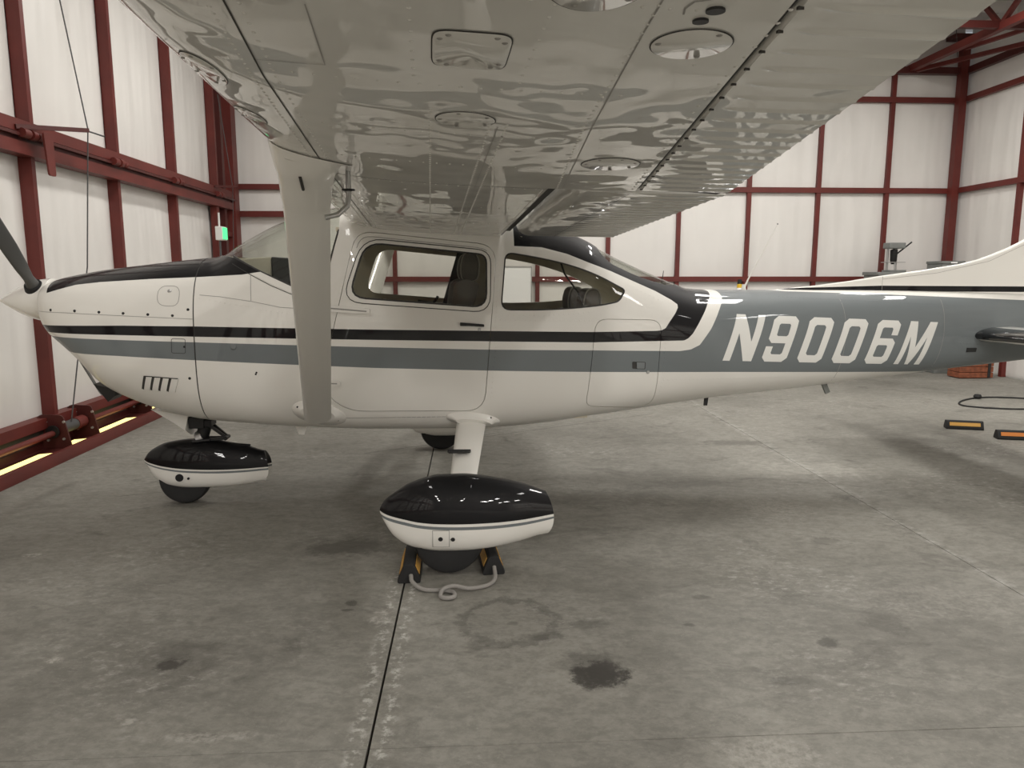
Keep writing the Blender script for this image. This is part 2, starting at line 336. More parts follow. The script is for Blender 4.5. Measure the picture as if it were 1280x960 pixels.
xs = [XL-.4, -.35, 2.65, 5.65, XR+.3]; ys = [YF-.2, -4.1, 2.23, 8.6, YB+.3]
for i in range(4):
    for j in range(4):
        gg = [.001, .0045, .0018, .0018, .001]; MB().box((xs[i]+gg[i], ys[j]+.0015, -.03), (xs[i+1]-gg[i+1], ys[j+1]-.0015, 0)).build('slab', M['concrete'], fl, bevel=.002)
ce = MB().box((XL-.3, YF-.2, ZC), (XR+.3, YB+.3, ZC+.1)).build('ceiling', M['ceil'], kind='structure'); ce.rotation_euler = (0, 0, YH)
for Y in np.arange(-5.5, 12, 1.5): MB().box((XL, Y-.04, ZC-.14), (XR, Y+.04, ZC-.001)).build('purlin', M['plastic'], ce)
# ---------------------------------------------------------------- walls with liner panels, posts and girts
def pillow(P, u, v, n, w, h, d, seed):    # a bulged vinyl panel: corner P, directions u (w long), v (h high), bulging along n
    r = random.Random(seed); N, K = 10, 10; vs = []; ph, am, x0 = r.random()*6, .006+.012*r.random(), r.random()
    for j in range(K+1):
        for i in range(N+1):
            a, b = i/N, j/K; bul = d*(16*a*(1-a)*b*(1-b))**.6
            fold = am*math.exp(-((a-.2-.6*x0-.06*math.sin(3*b+ph))/.05)**2)*math.sin(math.pi*b)
            vs.append(Vector(P)+Vector(u)*a*w+Vector(v)*b*h+Vector(n)*(bul+fold))
    fs = [(j*(N+1)+i, j*(N+1)+i+1, (j+1)*(N+1)+i+1, (j+1)*(N+1)+i) for j in range(K) for i in range(N)]
    B = (Vector(P)-Vector(n)*.04); q = [B, B+Vector(u)*w, B+Vector(u)*w+Vector(v)*h, B+Vector(v)*h]
    mb = MB().add(vs, fs, smooth=True); mb.add(q, [(0, 1, 2, 3)])
    return mb
def wall(name, u0, u1, posts, girts, fn, zt, skin_='vinyl', col_w=.068, hid=None, lowpanel=.02):
    w = H(name, kind='structure'); MB_ = MB(); (a, b, c) = fn(u0, -.10, 0), fn(u1, -.10, 0), 0
    lo = fn(u0, -.14, 0); hi = fn(u1, -.08, ZC); MB().box([min(p, q) for p, q in zip(lo, hi)], [max(p, q) for p, q in zip(lo, hi)]).build('backing', M['plastic'], w)
    zs = [lowpanel]+girts+[zt]; U = Vector(fn(1, 0, 0))-Vector(fn(0, 0, 0)); Nn = Vector(fn(0, 1, 0))-Vector(fn(0, 0, 0))
    pp = [u0]+list(posts)+[u1]
    for i in range(len(pp)-1):
        for j in range(len(zs)-1):
            if pp[i+1]-pp[i] < .1: continue
            o = pillow(fn(pp[i]+.01, -.07, zs[j]), U, (0, 0, 1), Nn, pp[i+1]-pp[i]-.02, zs[j+1]-zs[j], .018, i*31+j).build('liner_panel', M[skin_], w, fix=False)
    for p in posts:
        lo, hi = fn(p-col_w/2, -.075, 0), fn(p+col_w/2, .0, zt+.02); MB().box([min(s, t) for s, t in zip(lo, hi)], [max(s, t) for s, t in zip(lo, hi)]).build('post', M['red'], w)
    for g in girts:
        lo, hi = fn(u0, -.06, g-.042), fn(u1, .012, g+.042); MB().box([min(s, t) for s, t in zip(lo, hi)], [max(s, t) for s, t in zip(lo, hi)]).build('girt', M['red'], w)
    return w
wb = wall('wall_back', XL, XR, [7.97-1.15*i for i in range(1, 10)], [1.45, 2.885, 4.31], lambda u, n, z: (u, YB-n, z), 4.71)
MB().box((XL, YB-.06, 2.42), (-2.5, YB+.0, 2.51)).build('girt', M['red'], wb)
MB().box((XL, YB-.08, 4.70), (XR, YB+.04, 4.80)).build('eave_beam', M['darkred'], wb)
pillow((XL, YB+.06, 4.8), (1, 0, 0), (0, 0, 1), (0, -1, 0), XR-XL, ZC-4.8, .01, 5).build('upper_liner', M['ceil'], wb, fix=False)
wr = wall('wall_right', YF, YB, [10.6-1.45*i for i in range(17)], [1.45, 2.885, 4.31], lambda u, n, z: (XR-n, u, z), 4.71)
MB().box((XR-.02, YF, 4.70), (XR+.06, YB, 4.80)).build('eave_beam', M['darkred'], wr)
MB().box((XR-.12, YB-.12, 0), (XR-.0, YB-.0, 5.22)).build('corner_column', M['red'], wr)
MB().box((XR-.35, YB-.25, 5.20), (XR-.02, YB, 5.26)).build('column_cap', M['darkred'], wr)
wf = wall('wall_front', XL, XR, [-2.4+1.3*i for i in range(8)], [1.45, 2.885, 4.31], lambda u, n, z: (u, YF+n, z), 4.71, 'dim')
# roof truss at the back right
tr = H('trim_1', kind='structure')
MB().bar((7.04, YB, 4.78), (7.04, -5, 4.78), .09, .10).build('bottom_chord', M['red'], tr); MB().bar((7.04, YB, 5.36), (7.04, -5, 5.36), .08, .09).build('top_chord', M['red'], tr)
for i in range(8):
    y = 10.0-i*1.9
    MB().bar((7.04, y, 4.80), (7.04, y-.75, 5.36), .05, .06).build('web', M['red'], tr); MB().bar((7.04, y, 4.80), (7.04, y+.55, 5.36), .05, .06).build('web', M['red'], tr)
MB().bar((6.3, 10.0, 4.80), (XR, 10.0, 4.80), .08, .09).build('cross_beam', M['darkred'], tr)
MB().bar((7.1, YB-.1, 4.74), (XR-.1, 10.6, 4.76), .06, .06).build('wind_brace', M['red'], tr)
MB().bar((7.25, 11.0, 4.8), (XR-.1, 9.3, 4.84), .05, .05).build('wind_brace', M['red'], tr)
MB().tube([(7.25, 11.3, 5.3), (7.33, 11.3, 4.76)], .005, 6).build('hanger_rod', M['cable'], tr)
# ---------------------------------------------------------------- the folding hangar door on the left
dr = H('wall_left', kind='structure')
MB().box((XL-.2, YF, 0), (XL-.10, YB, ZC)).build('backing', M['plastic'], dr)
PY = [6.60+1.53*k for k in range(-13, 4)]
def post(y, z0, z1, w=.056): MB().box((XL-.06, y-w/2, z0), (XL+.05, y+w/2, z1)).build('post', M['red'], dr)
for i, y in enumerate(PY):
    y1 = PY[i+1] if i+1 < len(PY) else YB
    for z0, z1, s in ((.30, 2.52, 1), (2.74, 5.4, 2)): pillow((XL-.06, y1-.01, z0), (0, -1, 0), (0, 0, 1), (1, 0, 0), y1-y-.02, z1-z0, .03, i*7+s).build('liner_panel', M['vinyl'], dr, fix=False)
    MB().box((XL-.08, y+.03, .05), (XL-.03, y1-.03, .225)).build('sill_panel', M['plastic'], dr)
    post(y, .3, 2.52); post(y+.03, 2.74, 5.4)
    hb = MB().lathe([(.0, -.02), (.038, -.02), (.038, .07), (.02, .07), (.02, .10), (.042, .10), (.042, .16), (.02, .16), (.02, .20), (.03, .20), (.03, .26), (0, .26)], (XL+.13, y-.25, 2.66), 'y', 12); hb.build('hinge_barrel', M['red'], dr)
for z0, z1, x1 in ((2.67, 2.77, .10), (2.635, 2.66, .12), (2.50, 2.60, .10)): MB().box((XL-.03, YF, z0), (XL+x1, YB-.2, z1)).build('hinge_rail', M['red'] if z1 > 2.7 or z1 < 2.62 else M['darkred'], dr)
MB().box((XL-.03, YF, 2.60), (XL+.07, YB-.2, 2.635)).build('rail_web', M['darkred'], dr)
MB().box((XL-.05, YF, .225), (XL+.07, YB-.3, .315)).build('back_beam', M['red'], dr)
MB().box((XL-.02, YF, .16), (XL+.03, YB-.3, .224)).build('rubber_strip', M['seam'], dr)
MB().tube([(XL+.13, YF, .185), (XL+.13, YB-.4, .185)], .026, 14).build('drive_shaft', M['red'], dr)
# bottom frame: front channel, back channel and flat cross plates between them
fr = MB(); fr.add([(XL+.35, YF, 0), (XL+.35, YF, .03), (XL+.33, YF, .088), (XL+.285, YF, .088), (XL+.285, YF, 0), (XL+.35, YB-.4, 0), (XL+.35, YB-.4, .03), (XL+.33, YB-.4, .088), (XL+.285, YB-.4, .088), (XL+.285, YB-.4, 0)],
    [(0,1,2,3,4),(9,8,7,6,5),(0,5,6,1),(1,6,7,2),(2,7,8,3),(3,8,9,4),(4,9,5,0)]); fr.build('front_channel', M['red'], dr)
MB().box((XL-.03, YF, .0), (XL+.02, YB-.3, .10)).build('back_channel', M['darkred'], dr)
MB().box((XL+.02, YF, .0), (XL+.28, YB-.3, .045)).build('frame_bed', M['darkred'], dr)
for y0, y1 in ((-2, .5), (.9, 3.4), (3.8, 6.17), (6.47, 6.72), (6.97, 7.72), (8.1, 8.8), (9.2, 11.0)):  # solid glowing strips in place of sunlit openings
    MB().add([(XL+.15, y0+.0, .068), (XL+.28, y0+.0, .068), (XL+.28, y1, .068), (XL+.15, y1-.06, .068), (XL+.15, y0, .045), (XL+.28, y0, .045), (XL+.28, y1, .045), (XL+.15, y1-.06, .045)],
             [(0,1,2,3),(7,6,5,4),(0,4,5,1),(1,5,6,2),(2,6,7,3),(3,7,4,0)]).build('daylight_glow_strip', M['daylight'], dr)
for y in (4.9, 5.3, 6.42, 6.90, 8.05, 9.6):
    pl = MB().prism(rounded([(XL-.02, .045), (XL+.26, .045), (XL+.23, .20), (XL+.20, .335), (XL+.02, .345), (XL-.02, .32)], .03), 'y', y-.008, y+.008).build('bracket_plate', M['darkred'], dr)
    MB().lathe([(0, -.035), (.055, -.035), (.055, -.02), (.036, -.02), (.036, .02), (.055, .02), (.055, .035), (0, .035)], (XL+.13, y-.02, .20), 'y', 16).build('bearing', M['dark'], pl)
    for a, b in ((.06, .28), (.21, .28), (.07, .12), (.20, .13)): MB().lathe([(0, -.022), (.011, -.022), (.011, -.008), (0, -.008)], (XL+a, y, b), 'y', 8).build('bolt', M['alu'], pl)
MB().tube([(XL+.13, 6.46, .20), (XL+.13, 6.74, .20)], [.05, .05], 16).build('cable_drum', M['cable'], dr); MB().tube([(XL+.13, 6.72, .20), (XL+.13, 6.86, .20)], .056, 16).build('drum_collar', M['red'], dr)
MB().bar((XL+.1, 6.30, 2.70), (XL+.32, 7.01, 2.80), .03, .035).build('cable_arm', M['darkred'], dr); MB().tube([(XL+.30, 6.97, 2.80), (XL+.32, 7.31, 2.80)], .008, 6).build('arm_rod', M['cable'], dr)
MB().prism(rounded([(6.49, 2.69), (6.63, 2.70), (6.63, 2.35), (6.53, 2.35)], .025), 'x', XL+.20, XL+.215).build('latch_plate', M['red'], dr)
MB().tube([(XL+.32, 6.70, 3.85), (XL+.32, 7.01, 2.81), (XL+.27, 6.9, 1.6), (XL+.16, 6.62, .24)], .006, 6).build('lift_cable', M['cable'], dr)
MB().tube([(XL+.22, 10.9, 4.0), (XL+.22, 11.35, 2.79), (XL+.22, 11.2, 1.7), (XL+.22, 11.2, .3)], .006, 6).build('lift_cable', M['cable'], dr)
MB().bar((XL+.1, 10.9, 2.76), (XL+.3, 11.3, 2.8), .03, .03).build('cable_arm', M['darkred'], dr)
MB().box((XL-.02, YB-.30, 0), (XL+.12, YB-.08, 5.3)).build('corner_column', M['red'], dr); MB().box((XL-.02, YB-.62, 0), (XL+.06, YB-.52, 5.3)).build('corner_column', M['darkred'], dr)
MB().box((XL-.02, 11.05, 1.2), (XL+.07, 11.14, 2.55)).build('stub_post', M['red'], dr); MB().box((XL-.02, 11.1, 2.10), (XL+.06, YB-.2, 2.17)).build('stub_rail', M['red'], dr)
# ---------------------------------------------------------------- ceiling lights added to light the aircraft (out of view, seen in the paint)
for i, (X, Y, k_) in enumerate(LAMPS):
    t = empty('added_bay_light', HR @ Vector((X, Y, 5.04)), YH, 'long white bay light added for the lighting, hanging under the hangar ceiling, out of view overhead', 'light', 'added bay lights under the hangar ceiling')
    MB().box((-.2, -.66, 0), (.2, .66, .06)).build('housing', M['plastic'], t, bevel=.01)
    for s in (-.5, .5): MB().tube([(0, s, .06), (0, s, .42)], .006, 6).build('suspension_rod', M['cable'], t)
# ---------------------------------------------------------------- the aircraft (x aft, y starboard, z up)
AC = empty('light_aircraft', A0, YA, 'white, grey and black high-wing light aircraft parked on the hangar floor', 'aircraft')
def grad(x, y, z):
    w, zb, zc, zt, nb, nt = sec(x)
    def F(x, y, z):
        w, zb, zc, zt, nb, nt = sec(x); h, n = (zt-zc, nt) if z > zc else (zc-zb, nb)
        return (abs(y/w)**n+abs((z-zc)/h)**n)**(1/n)
    e = .002; g = Vector((F(x+e, y, z)-F(x-e, y, z), F(x, y+e, z)-F(x, y-e, z), F(x, y, z+e)-F(x, y, z-e)))
    return g.normalized() if g.length > 1e-6 else Vector((0, 0, 1))
def loft(off, x0, x1, dx=.045, n=104):
    xs = list(np.linspace(x0, x1, max(2, int(round((x1-x0)/dx))+1))); R = []
    for x in xs:
        w, zb, zc, zt, nb, nt = sec(x); w = max(.004, w-off); zb += off; zt -= off; r = []
        for k in range(n):
            a = 2*math.pi*(k+.5)/n; cs, sn = math.cos(a), math.sin(a); e, h = (nt, zt-zc) if sn > 0 else (nb, zc-zb)
            # superellipse point in the direction of a, evened out along the outline
            t = (abs(cs)**e+abs(sn)**e)**(-1/e); r.append((x, w*cs*t, zc+h*sn*t))
        R.append(r)
    return MB().rings(R, mi=0).mesh('loft')
def boolean(a, b, op):
    oa = bpy.data.objects.new('a', a); ob = bpy.data.objects.new('b', b); C.objects.link(oa); C.objects.link(ob)
    m = oa.modifiers.new('b', 'BOOLEAN'); m.object = ob; m.operation = op; m.solver = 'MANIFOLD'
    dg = bpy.context.evaluated_depsgraph_get(); dg.update(); me = bpy.data.meshes.new_from_object(oa.evaluated_get(dg))
    if len(me.polygons) == 0 :
        m.solver = 'EXACT'; dg.update(); me = bpy.data.meshes.new_from_object(oa.evaluated_get(dg))
    bpy.data.objects.remove(oa); bpy.data.objects.remove(ob); return me
def shade(me, inner=False):      # normals of the loft itself, so cut edges do not show in the gloss
    nrm = []
    if inner and len(me.materials) < 2: pass
    fm = []
    for p in me.polygons:
        c = p.center; g = grad(c.x, c.y, c.z); d = p.normal.dot(g); fm.append(1 if d < -.6 else 0)
        for li in p.loop_indices:
            v = me.vertices[me.loops[li].vertex_index].co
            if abs(d) > .75:
                gv = grad(v.x, v.y, v.z); nrm.append(gv if d > 0 else -gv)
            else: nrm.append(p.normal.copy())
    me.polygons.foreach_set('use_smooth', [True]*len(me.polygons))
    if inner: me.polygons.foreach_set('material_index', fm)
    me.normals_split_custom_set(nrm); return me
def prism(poly, y0, y1): return MB().prism(poly, 'y', y0, y1).mesh('prism')
def skin(name, poly, o_out, o_in, mt, parent, holes=(), y=(-.9, -.02), label=None, dx=.03, n=104, raw=False):
    x0, x1 = min(p[0] for p in poly)-.03, max(p[0] for p in poly)+.03; x0 = max(x0, -2.469)
    a = boolean(loft(o_out, x0, x1, dx, n), prism(poly, *y), 'INTERSECT')
    a = boolean(a, loft(o_in, x0-.02, x1+.02, dx, n), 'DIFFERENCE')
    for h in holes: a = boolean(a, prism(h, y[0]-.1, y[1]+.1), 'DIFFERENCE')
    if len(a.polygons) == 0: print('EMPTY SKIN', name)
    a.materials.clear(); shade(a, isinstance(mt, (list, tuple)))
    for m in (mt if isinstance(mt, (list, tuple)) else [mt]): a.materials.append(m)
    return obj(name, a, None, parent, label)
def ribbon(name, pts, wd, mt, parent, closed=False, off=.0012, step=.03, label=None):   # thin strip lying on the port skin
    P = [Vector(p) for p in pts]+([Vector(pts[0])] if closed else []); Q = []
    for a, b in zip(P, P[1:]):
        n = max(1, int((b-a).length/step)); Q += [a+(b-a)*i/n for i in range(n)]
    Q.append(P[-1]); vs = []; fs = []
    for i, q in enumerate(Q):
        t = (Q[min(i+1, len(Q)-1)]-Q[max(i-1, 0)])
        if closed and i in (0, len(Q)-1): t = Q[1]-Q[-2]
        t = t.normalized(); nn = Vector((-t.y, t.x))*wd/2
        for s in (-1, 1): x, z = q+nn*s; vs.append((x, -hw(x, z)-off, z))
    vs += [(a, b+.004, c) for a, b, c in vs]; N = len(Q)
    for i in range(N-1): fs += [(2*i, 2*i+1, 2*i+3, 2*i+2)]
    return MB().add(vs[:2*N], fs).build(name, mt, parent, label)
# window and door outlines (x, z)
WIN = rounded([(-.443, 1.722), (.274, 1.652), (.272, 1.338), (-.548, 1.402)], [.10, .05, .085, .10])
FRM = rounded([(-.455, 1.748), (.30, 1.675), (.292, 1.308), (-.588, 1.376)], [.12, .08, .10, .12])
DOOR = rounded([(-.497, 1.795), (.342, 1.712), (.258, .690), (-.56, .705), (-.70, .80), (-.70, 1.0)], [.10, .12, .12, .12, .10, .2])
SIDE = rounded([(.392, 1.668), (.60, 1.637), (.80, 1.592), (.98, 1.530), (1.165, 1.437), (1.115, 1.366), (1.0, 1.345), (.80, 1.326), (.60, 1.319), (.362, 1.322)], [.05, .1, .1, .1, .025, .03, .05, .1, .1, .06])
WSC = rounded([(-1.405, 1.655), (-1.234, 1.634), (-1.058, 1.548), (-.86, 1.455), (-.705, 1.395), (-.665, 1.56), (-.60, 1.78), (-.595, 2.2), (-1.7, 2.2)], [0, 0, .05, .1, .06, .1, .03, 0, 0])
WSC[0] = (-1.405, 1.66)
RWN = rounded([(1.02, 1.675), (1.09, 1.602), (1.28, 1.522), (1.48, 1.463), (1.60, 1.468), (1.72, 1.60), (1.02, 1.95)], [.02, .02, .05, .03, .02, 0, 0])
BAG = rounded([(.957, 1.262), (1.402, 1.248), (1.375, .655), (.905, .700), (.936, 1.0)], [.08, .08, .10, .06, .2])
fus = loft(0, -1.452, 5.3, .045, 120)
fus = boolean(fus, loft(.03, -1.38, 1.74, .045, 120), 'DIFFERENCE')
for poly, y0, y1 in ((WIN, .02, .9), (SIDE, -.9, .9), (WSC, -.9, .9), (RWN, -.44, .44), (DOOR, -.9, -.02), (inset(BAG, 0), -.9, -.02)):
    fus = boolean(fus, prism(poly, y0, y1), 'DIFFERENCE')
fus.materials.clear(); shade(fus, True); fus.materials.append(M['paint']); fus.materials.append(M['lining'])
FU = obj('fuselage', fus, None, AC)
cw = loft(0, -2.470, -1.459, .03, 120); cw.materials.clear(); shade(cw); cw.materials.append(M['paint']); CW = obj('cowling', cw, None, AC)
DR = skin('door', inset(DOOR, .0035), 0, .03, [M['paint'], M['lining']], AC, holes=[WIN])
skin('window_frame', inset(FRM, .002), -.004, .012, M['paint'], DR, holes=[inset(WIN, .004)])
skin('window_seal', inset(WIN, -.006), -.0046, .014, M['seam'], DR, holes=[inset(WIN, .004)])
skin('window_pane', WIN, .008, .012, M['tint'], DR)
ribbon('frame_seam', inset(FRM, -.003), .005, M['seam'], DR, closed=True)
ribbon('inner_door_line', inset(DOOR, .028)[:9], .0035, M['softseam'], DR)
x0, x1 = .111, .257
MB().prism(rounded([(x0, 1.247), (x1, 1.235), (x1, 1.220), (x0+.05, 1.226), (x0, 1.226)], .004), 'y', -hw(.2, 1.23)-.022, -hw(.2, 1.23)-.002).build('door_handle', M['dark'], DR, 'black flush pull handle')
def disc(name, x, z, r, mt, parent, d=.004, n=16, r2=None, label=None):
    y = -hw(x, z); return MB().lathe([(0, -d), (r*.8, -d), (r, -d*.4), (r, .003), (0, .003)], (x, y, z), 'y', n).build(name, mt, parent, label)
disc('lock', .229, 1.203, .010, M['steel'], DR)
for (a, b, c, d) in (((-.70, 1.362), (-.425, 1.332), (-.426, 1.302), (-.70, 1.318)), ((-.70, .906), (-.612, .900), (-.616, .868), (-.70, .868))):
    skin('hinge_fairing', rounded([a, b, c, d], .012), -.014, .004, M['white'], AC, dx=.02); ribbon('hinge_rib', [((a[0]+d[0])/2, (a[1]+d[1])/2), (b[0]-.02, (b[1]+c[1])/2)], .008, M['softseam'], AC, off=.0145)
# baggage door
BG = skin('baggage_door', inset(BAG, .003), 0, .03, M['paint'], AC)
lx, lz = 1.252, .960
skin('latch_recess', rounded([(1.205, .986), (1.297, .981), (1.295, .934), (1.207, .940)], .008), -.0015, .004, M['seam'], BG, dx=.02); skin('latch', rounded([(1.235, .981), (1.291, .978), (1.289, .938), (1.237, .941)], .005), -.005, .002, M['grey'], BG, dx=.02)
disc('lock', 1.315, .915, .011, M['steel'], BG, .006)
# glazing
skin('side_window', SIDE, .008, .012, M['tint'], AC); skin('side_window_seal', inset(SIDE, -.004), -.0012, .012, M['seam'], AC, holes=[inset(SIDE, .004)])
skin('windshield', inset(WSC, -.004), .006, .010, M['glass'], AC, y=(-.9, .9)); skin('rear_window', inset(RWN, -.004), .004, .008, M['glass'], AC, y=(-.445, .445))
skin('windshield_seal', [(-1.245,1.650),(-1.06,1.556),(-.86,1.463),(-.71,1.400),(-.714,1.392),(-.86,1.447),(-1.058,1.540),(-1.236,1.626)], -.0015, .012, M['seam'], AC)
skin('windshield_seal', [(-.713,1.395),(-.672,1.56),(-.606,1.80),(-.598,1.80),(-.660,1.56),(-.699,1.395)], -.0015, .012, M['seam'], AC)
skin('windshield_strip', rounded([(-1.30,1.645),(-1.234,1.634),(-1.058,1.548),(-.86,1.455),(-.72,1.398),(-.72,1.365),(-.86,1.418),(-1.0,1.478),(-1.12,1.540),(-1.24,1.605)], .01), -.004, .01, M['paint'], AC)
# registration letters: italic block glyphs cut as thin vinyl on the skin
def base(x): return .975-(x-1.834)*.0490
def glyph(px, W, polys, hole=()):
    def T(q): x = px+q[0]*W; z0 = base(x); return (x+q[1]*.105, z0+q[1]*.302)
    return [[T(q) for q in p] for p in polys], [[T(q) for q in h] for h in hole]
def oct_(x0, z0, x1, z1, c=.16, k=.09): return [(x0+c, z0), (x1-c, z0), (x1, z0+k), (x1, z1-k), (x1-c, z1), (x0+c, z1), (x0, z1-k), (x0, z0+k)]
s, h_ = .27, .165
zero = ([oct_(0, 0, 1, 1)], [oct_(s, h_, 1-s, 1-h_, .07, .04)])
nine = ([[(.84,0),(1,.09),(1,.91),(.84,1),(.16,1),(0,.91),(0,.50),(.16,.41),(.73,.41),(.73,h_+.03),(.68,h_),(.32,h_),(.27,h_+.03),(.27,.335),(0,.335),(0,.09),(.16,0)]], [oct_(s, .565, 1-s, 1-h_, .05, .03)])
six = ([[(.16,0),(.84,0),(1,.09),(1,.50),(.84,.59),(.27,.59),(.27,1-h_-.03),(.32,1-h_),(.68,1-h_),(.73,1-h_-.03),(.73,.665),(1,.665),(1,.91),(.84,1),(.16,1),(0,.91),(0,.09)]], [oct_(s, h_, 1-s, .435, .05, .03)])
en = ([[(0,0),(.245,0),(.245,.60),(.70,0),(1,0),(1,1),(.755,1),(.755,.42),(.30,1),(0,1)]], [])
em = ([[(0,0),(.18,0),(.18,.66),(.42,0),(.55,0),(.80,.66),(.80,0),(1,0),(1,1),(.73,1),(.49,.40),(.27,1),(0,1)]], [])
for lab, px, W, G in (('N',1.834,.209,en),('9',2.112,.185,nine),('0',2.378,.187,zero),('0',2.646,.187,zero),('6',2.910,.185,six),('M',3.168,.222,em)):
    P, Hh = glyph(px, W, *G); skin('registration_letter', P[0], -.0016, .001, M['letter'], AC, holes=Hh, label=f'white italic registration character {lab}', dx=.06, n=160)
# panel lines, access doors and fasteners on the port side
for pts in ([(-2.425,1.318),(-2.2,1.312),(-1.459,1.275)], [(-1.42,1.415),(-1.30,1.405),(-1.112,1.377),(-.95,1.343),(-.70,1.325)],
            [(-.60,.660),(.28,.655)]): ribbon('panel_seam', pts, .003, M['softseam'], AC)
ribbon('panel_seam', [(-1.24,1.60),(-1.12,1.533),(-1.0,1.470),(-.86,1.410),(-.72,1.355)], .004, M['seam'], AC, off=.002)
ribbon('panel_seam', [(-1.12,1.53),(-1.118,1.38)], .003, M['softseam'], AC)
for xx in (2.75, 3.55): ribbon('panel_seam', [(xx, sec(xx)[3]-.03), (xx, sec(xx)[2]), (xx-.03, sec(xx)[1]+.05)], .003, M['softseam'], AC)
ribbon('oil_door_seam', rounded([(-1.665,1.355),(-1.664,1.468),(-1.537,1.468),(-1.540,1.348)], .05), .003, M['softseam'], CW, closed=True)
ribbon('access_door_seam', rounded([(-1.587,1.161),(-1.507,1.158),(-1.511,1.072),(-1.591,1.076)], .012), .003, M['seam'], CW, closed=True)
for x, z in ((-2.294,1.327),(-2.142,1.323),(-1.998,1.316),(-1.858,1.309),(-1.716,1.302),(-1.575,1.295),(-1.485,1.33),(-1.498,.923)): disc('cowl_fastener', x, z, .0085, M['dark'], CW, .002, 10)
disc('oil_door_button', -1.597, 1.436, .012, M['steel'], CW, .003, 14); disc('static_port', -1.231, 1.112, .019, M['grey'], AC, .006, 18); disc('access_door_screw', -1.515, 1.112, .007, M['dark'], CW, .002, 8)
for i in range(4):       # cooling louvres
    x = -1.757+i*.050; z = .905-i*.004
    skin('louvre', [(x+.004,z+.031),(x+.044,z+.027),(x+.012,z-.058),(x-.026,z-.052)], -.006, .003, M['white'], CW, dx=.02)
    skin('louvre_slot_shadow', [(x-.010,z+.034),(x+.040,z+.031),(x+.040,z+.026),(x+.004,z+.028),(x-.026,z-.054),(x-.038,z-.048)], -.0065, .003, M['seam'], CW, dx=.02)  # dark slot, with the louvre's shadow painted along its top edge
for x, z in ((-1.105,.955),(-1.110,.945)): disc('drain', x, z, .006, M['dark'], AC, .003, 8)
# rivets: hundreds of tiny domes, one object
def rivets(pts, nrm, r, name, mt, parent):
    mb = MB()
    for p, n in zip(pts, nrm):
        p, n = Vector(p), Vector(n).normalized(); a = n.orthogonal().normalized(); b = n.cross(a); vs = [p+n*r*.45]
        vs += [p+(a*math.cos(t)+b*math.sin(t))*r*.62+n*r*.33 for t in np.arange(6)*math.pi/3]; vs += [p+(a*math.cos(t)+b*math.sin(t))*r-n*r*.05 for t in np.arange(6)*math.pi/3]
        mb.add(vs, [(0, 1+i, 1+(i+1) % 6) for i in range(6)]+[(1+i, 7+i, 7+(i+1) % 6, 1+(i+1) % 6) for i in range(6)], smooth=True)
    return mb.build(name, mt, parent, kind='stuff', fix=False)
RP = []
def line(pts, step):
    for a, b in zip(pts, pts[1:]):
        L = math.hypot(b[0]-a[0], b[1]-a[1]); n = max(1, int(L/step))
        RP.extend([(a[0]+(b[0]-a[0])*i/n, a[1]+(b[1]-a[1])*i/n) for i in range(n)])
for p in ([(.41,1.29),(.60,1.285),(.85,1.295),(1.1,1.335),(1.2,1.40)], [(.33,1.26),(.95,1.25)], [(-.5,.665),(.05,.655)], [(-.5,.645),(.05,.635)], [(.35,1.62),(.318,1.0),(.30,.75)],
          [(1.43,1.1),(1.41,.72)], [(1.43,.86),(2.6,.845),(3.5,.865)], [(1.43,.70),(2.2,.74),(3.4,.83)], [(1.2,1.50),(1.5,1.38)], [(1.25,1.44),(1.45,1.35)], [(2.3,1.385),(3.4,1.33),(4.2,1.29)], [(3.6,1.17),(4.2,1.15)], [(3.5,1.10),(4.2,1.09)],
          [(3.7,1.05),(4.3,1.0)], [(-1.42,1.395),(-1.0,1.32),(-.75,1.29)], [(-1.2,1.36),(-1.1,1.345)], [(.33,1.10),(.95,1.09)], [(.33,1.07),(.95,1.06)]): line(p, .030)
RP = [(x, z) for x, z in RP if hw(x, z) > .05]
rivets([(x, -hw(x, z), z) for x, z in RP], [grad(x, -hw(x, z), z) for x, z in RP], .0042, 'rivets', M['paint'], AC)
def ring_rivets():
    P, N = [], []
    for k in range(60):
        pass
ring = MB(); R = []
for off in (-.0015, ):
    w, zb, zc, zt, nb, nt = sec(-1.4555); rr = []
    for x in (-1.459, -1.452):
        r = []
        for k in range(96):
            a = 2*math.pi*k/96; cs, sn = math.cos(a), math.sin(a); e, hh = (nt, zt-zc) if sn > 0 else (nb, zc-zb); t = (abs(cs)**e+abs(sn)**e)**(-1/e); r.append((x, (w-.004)*cs*t, zc+(hh-.004)*sn*t))
        rr.append(r)
    ring.rings(rr, caps=False)
ring.build('cowl_gap', M['seam'], AC)
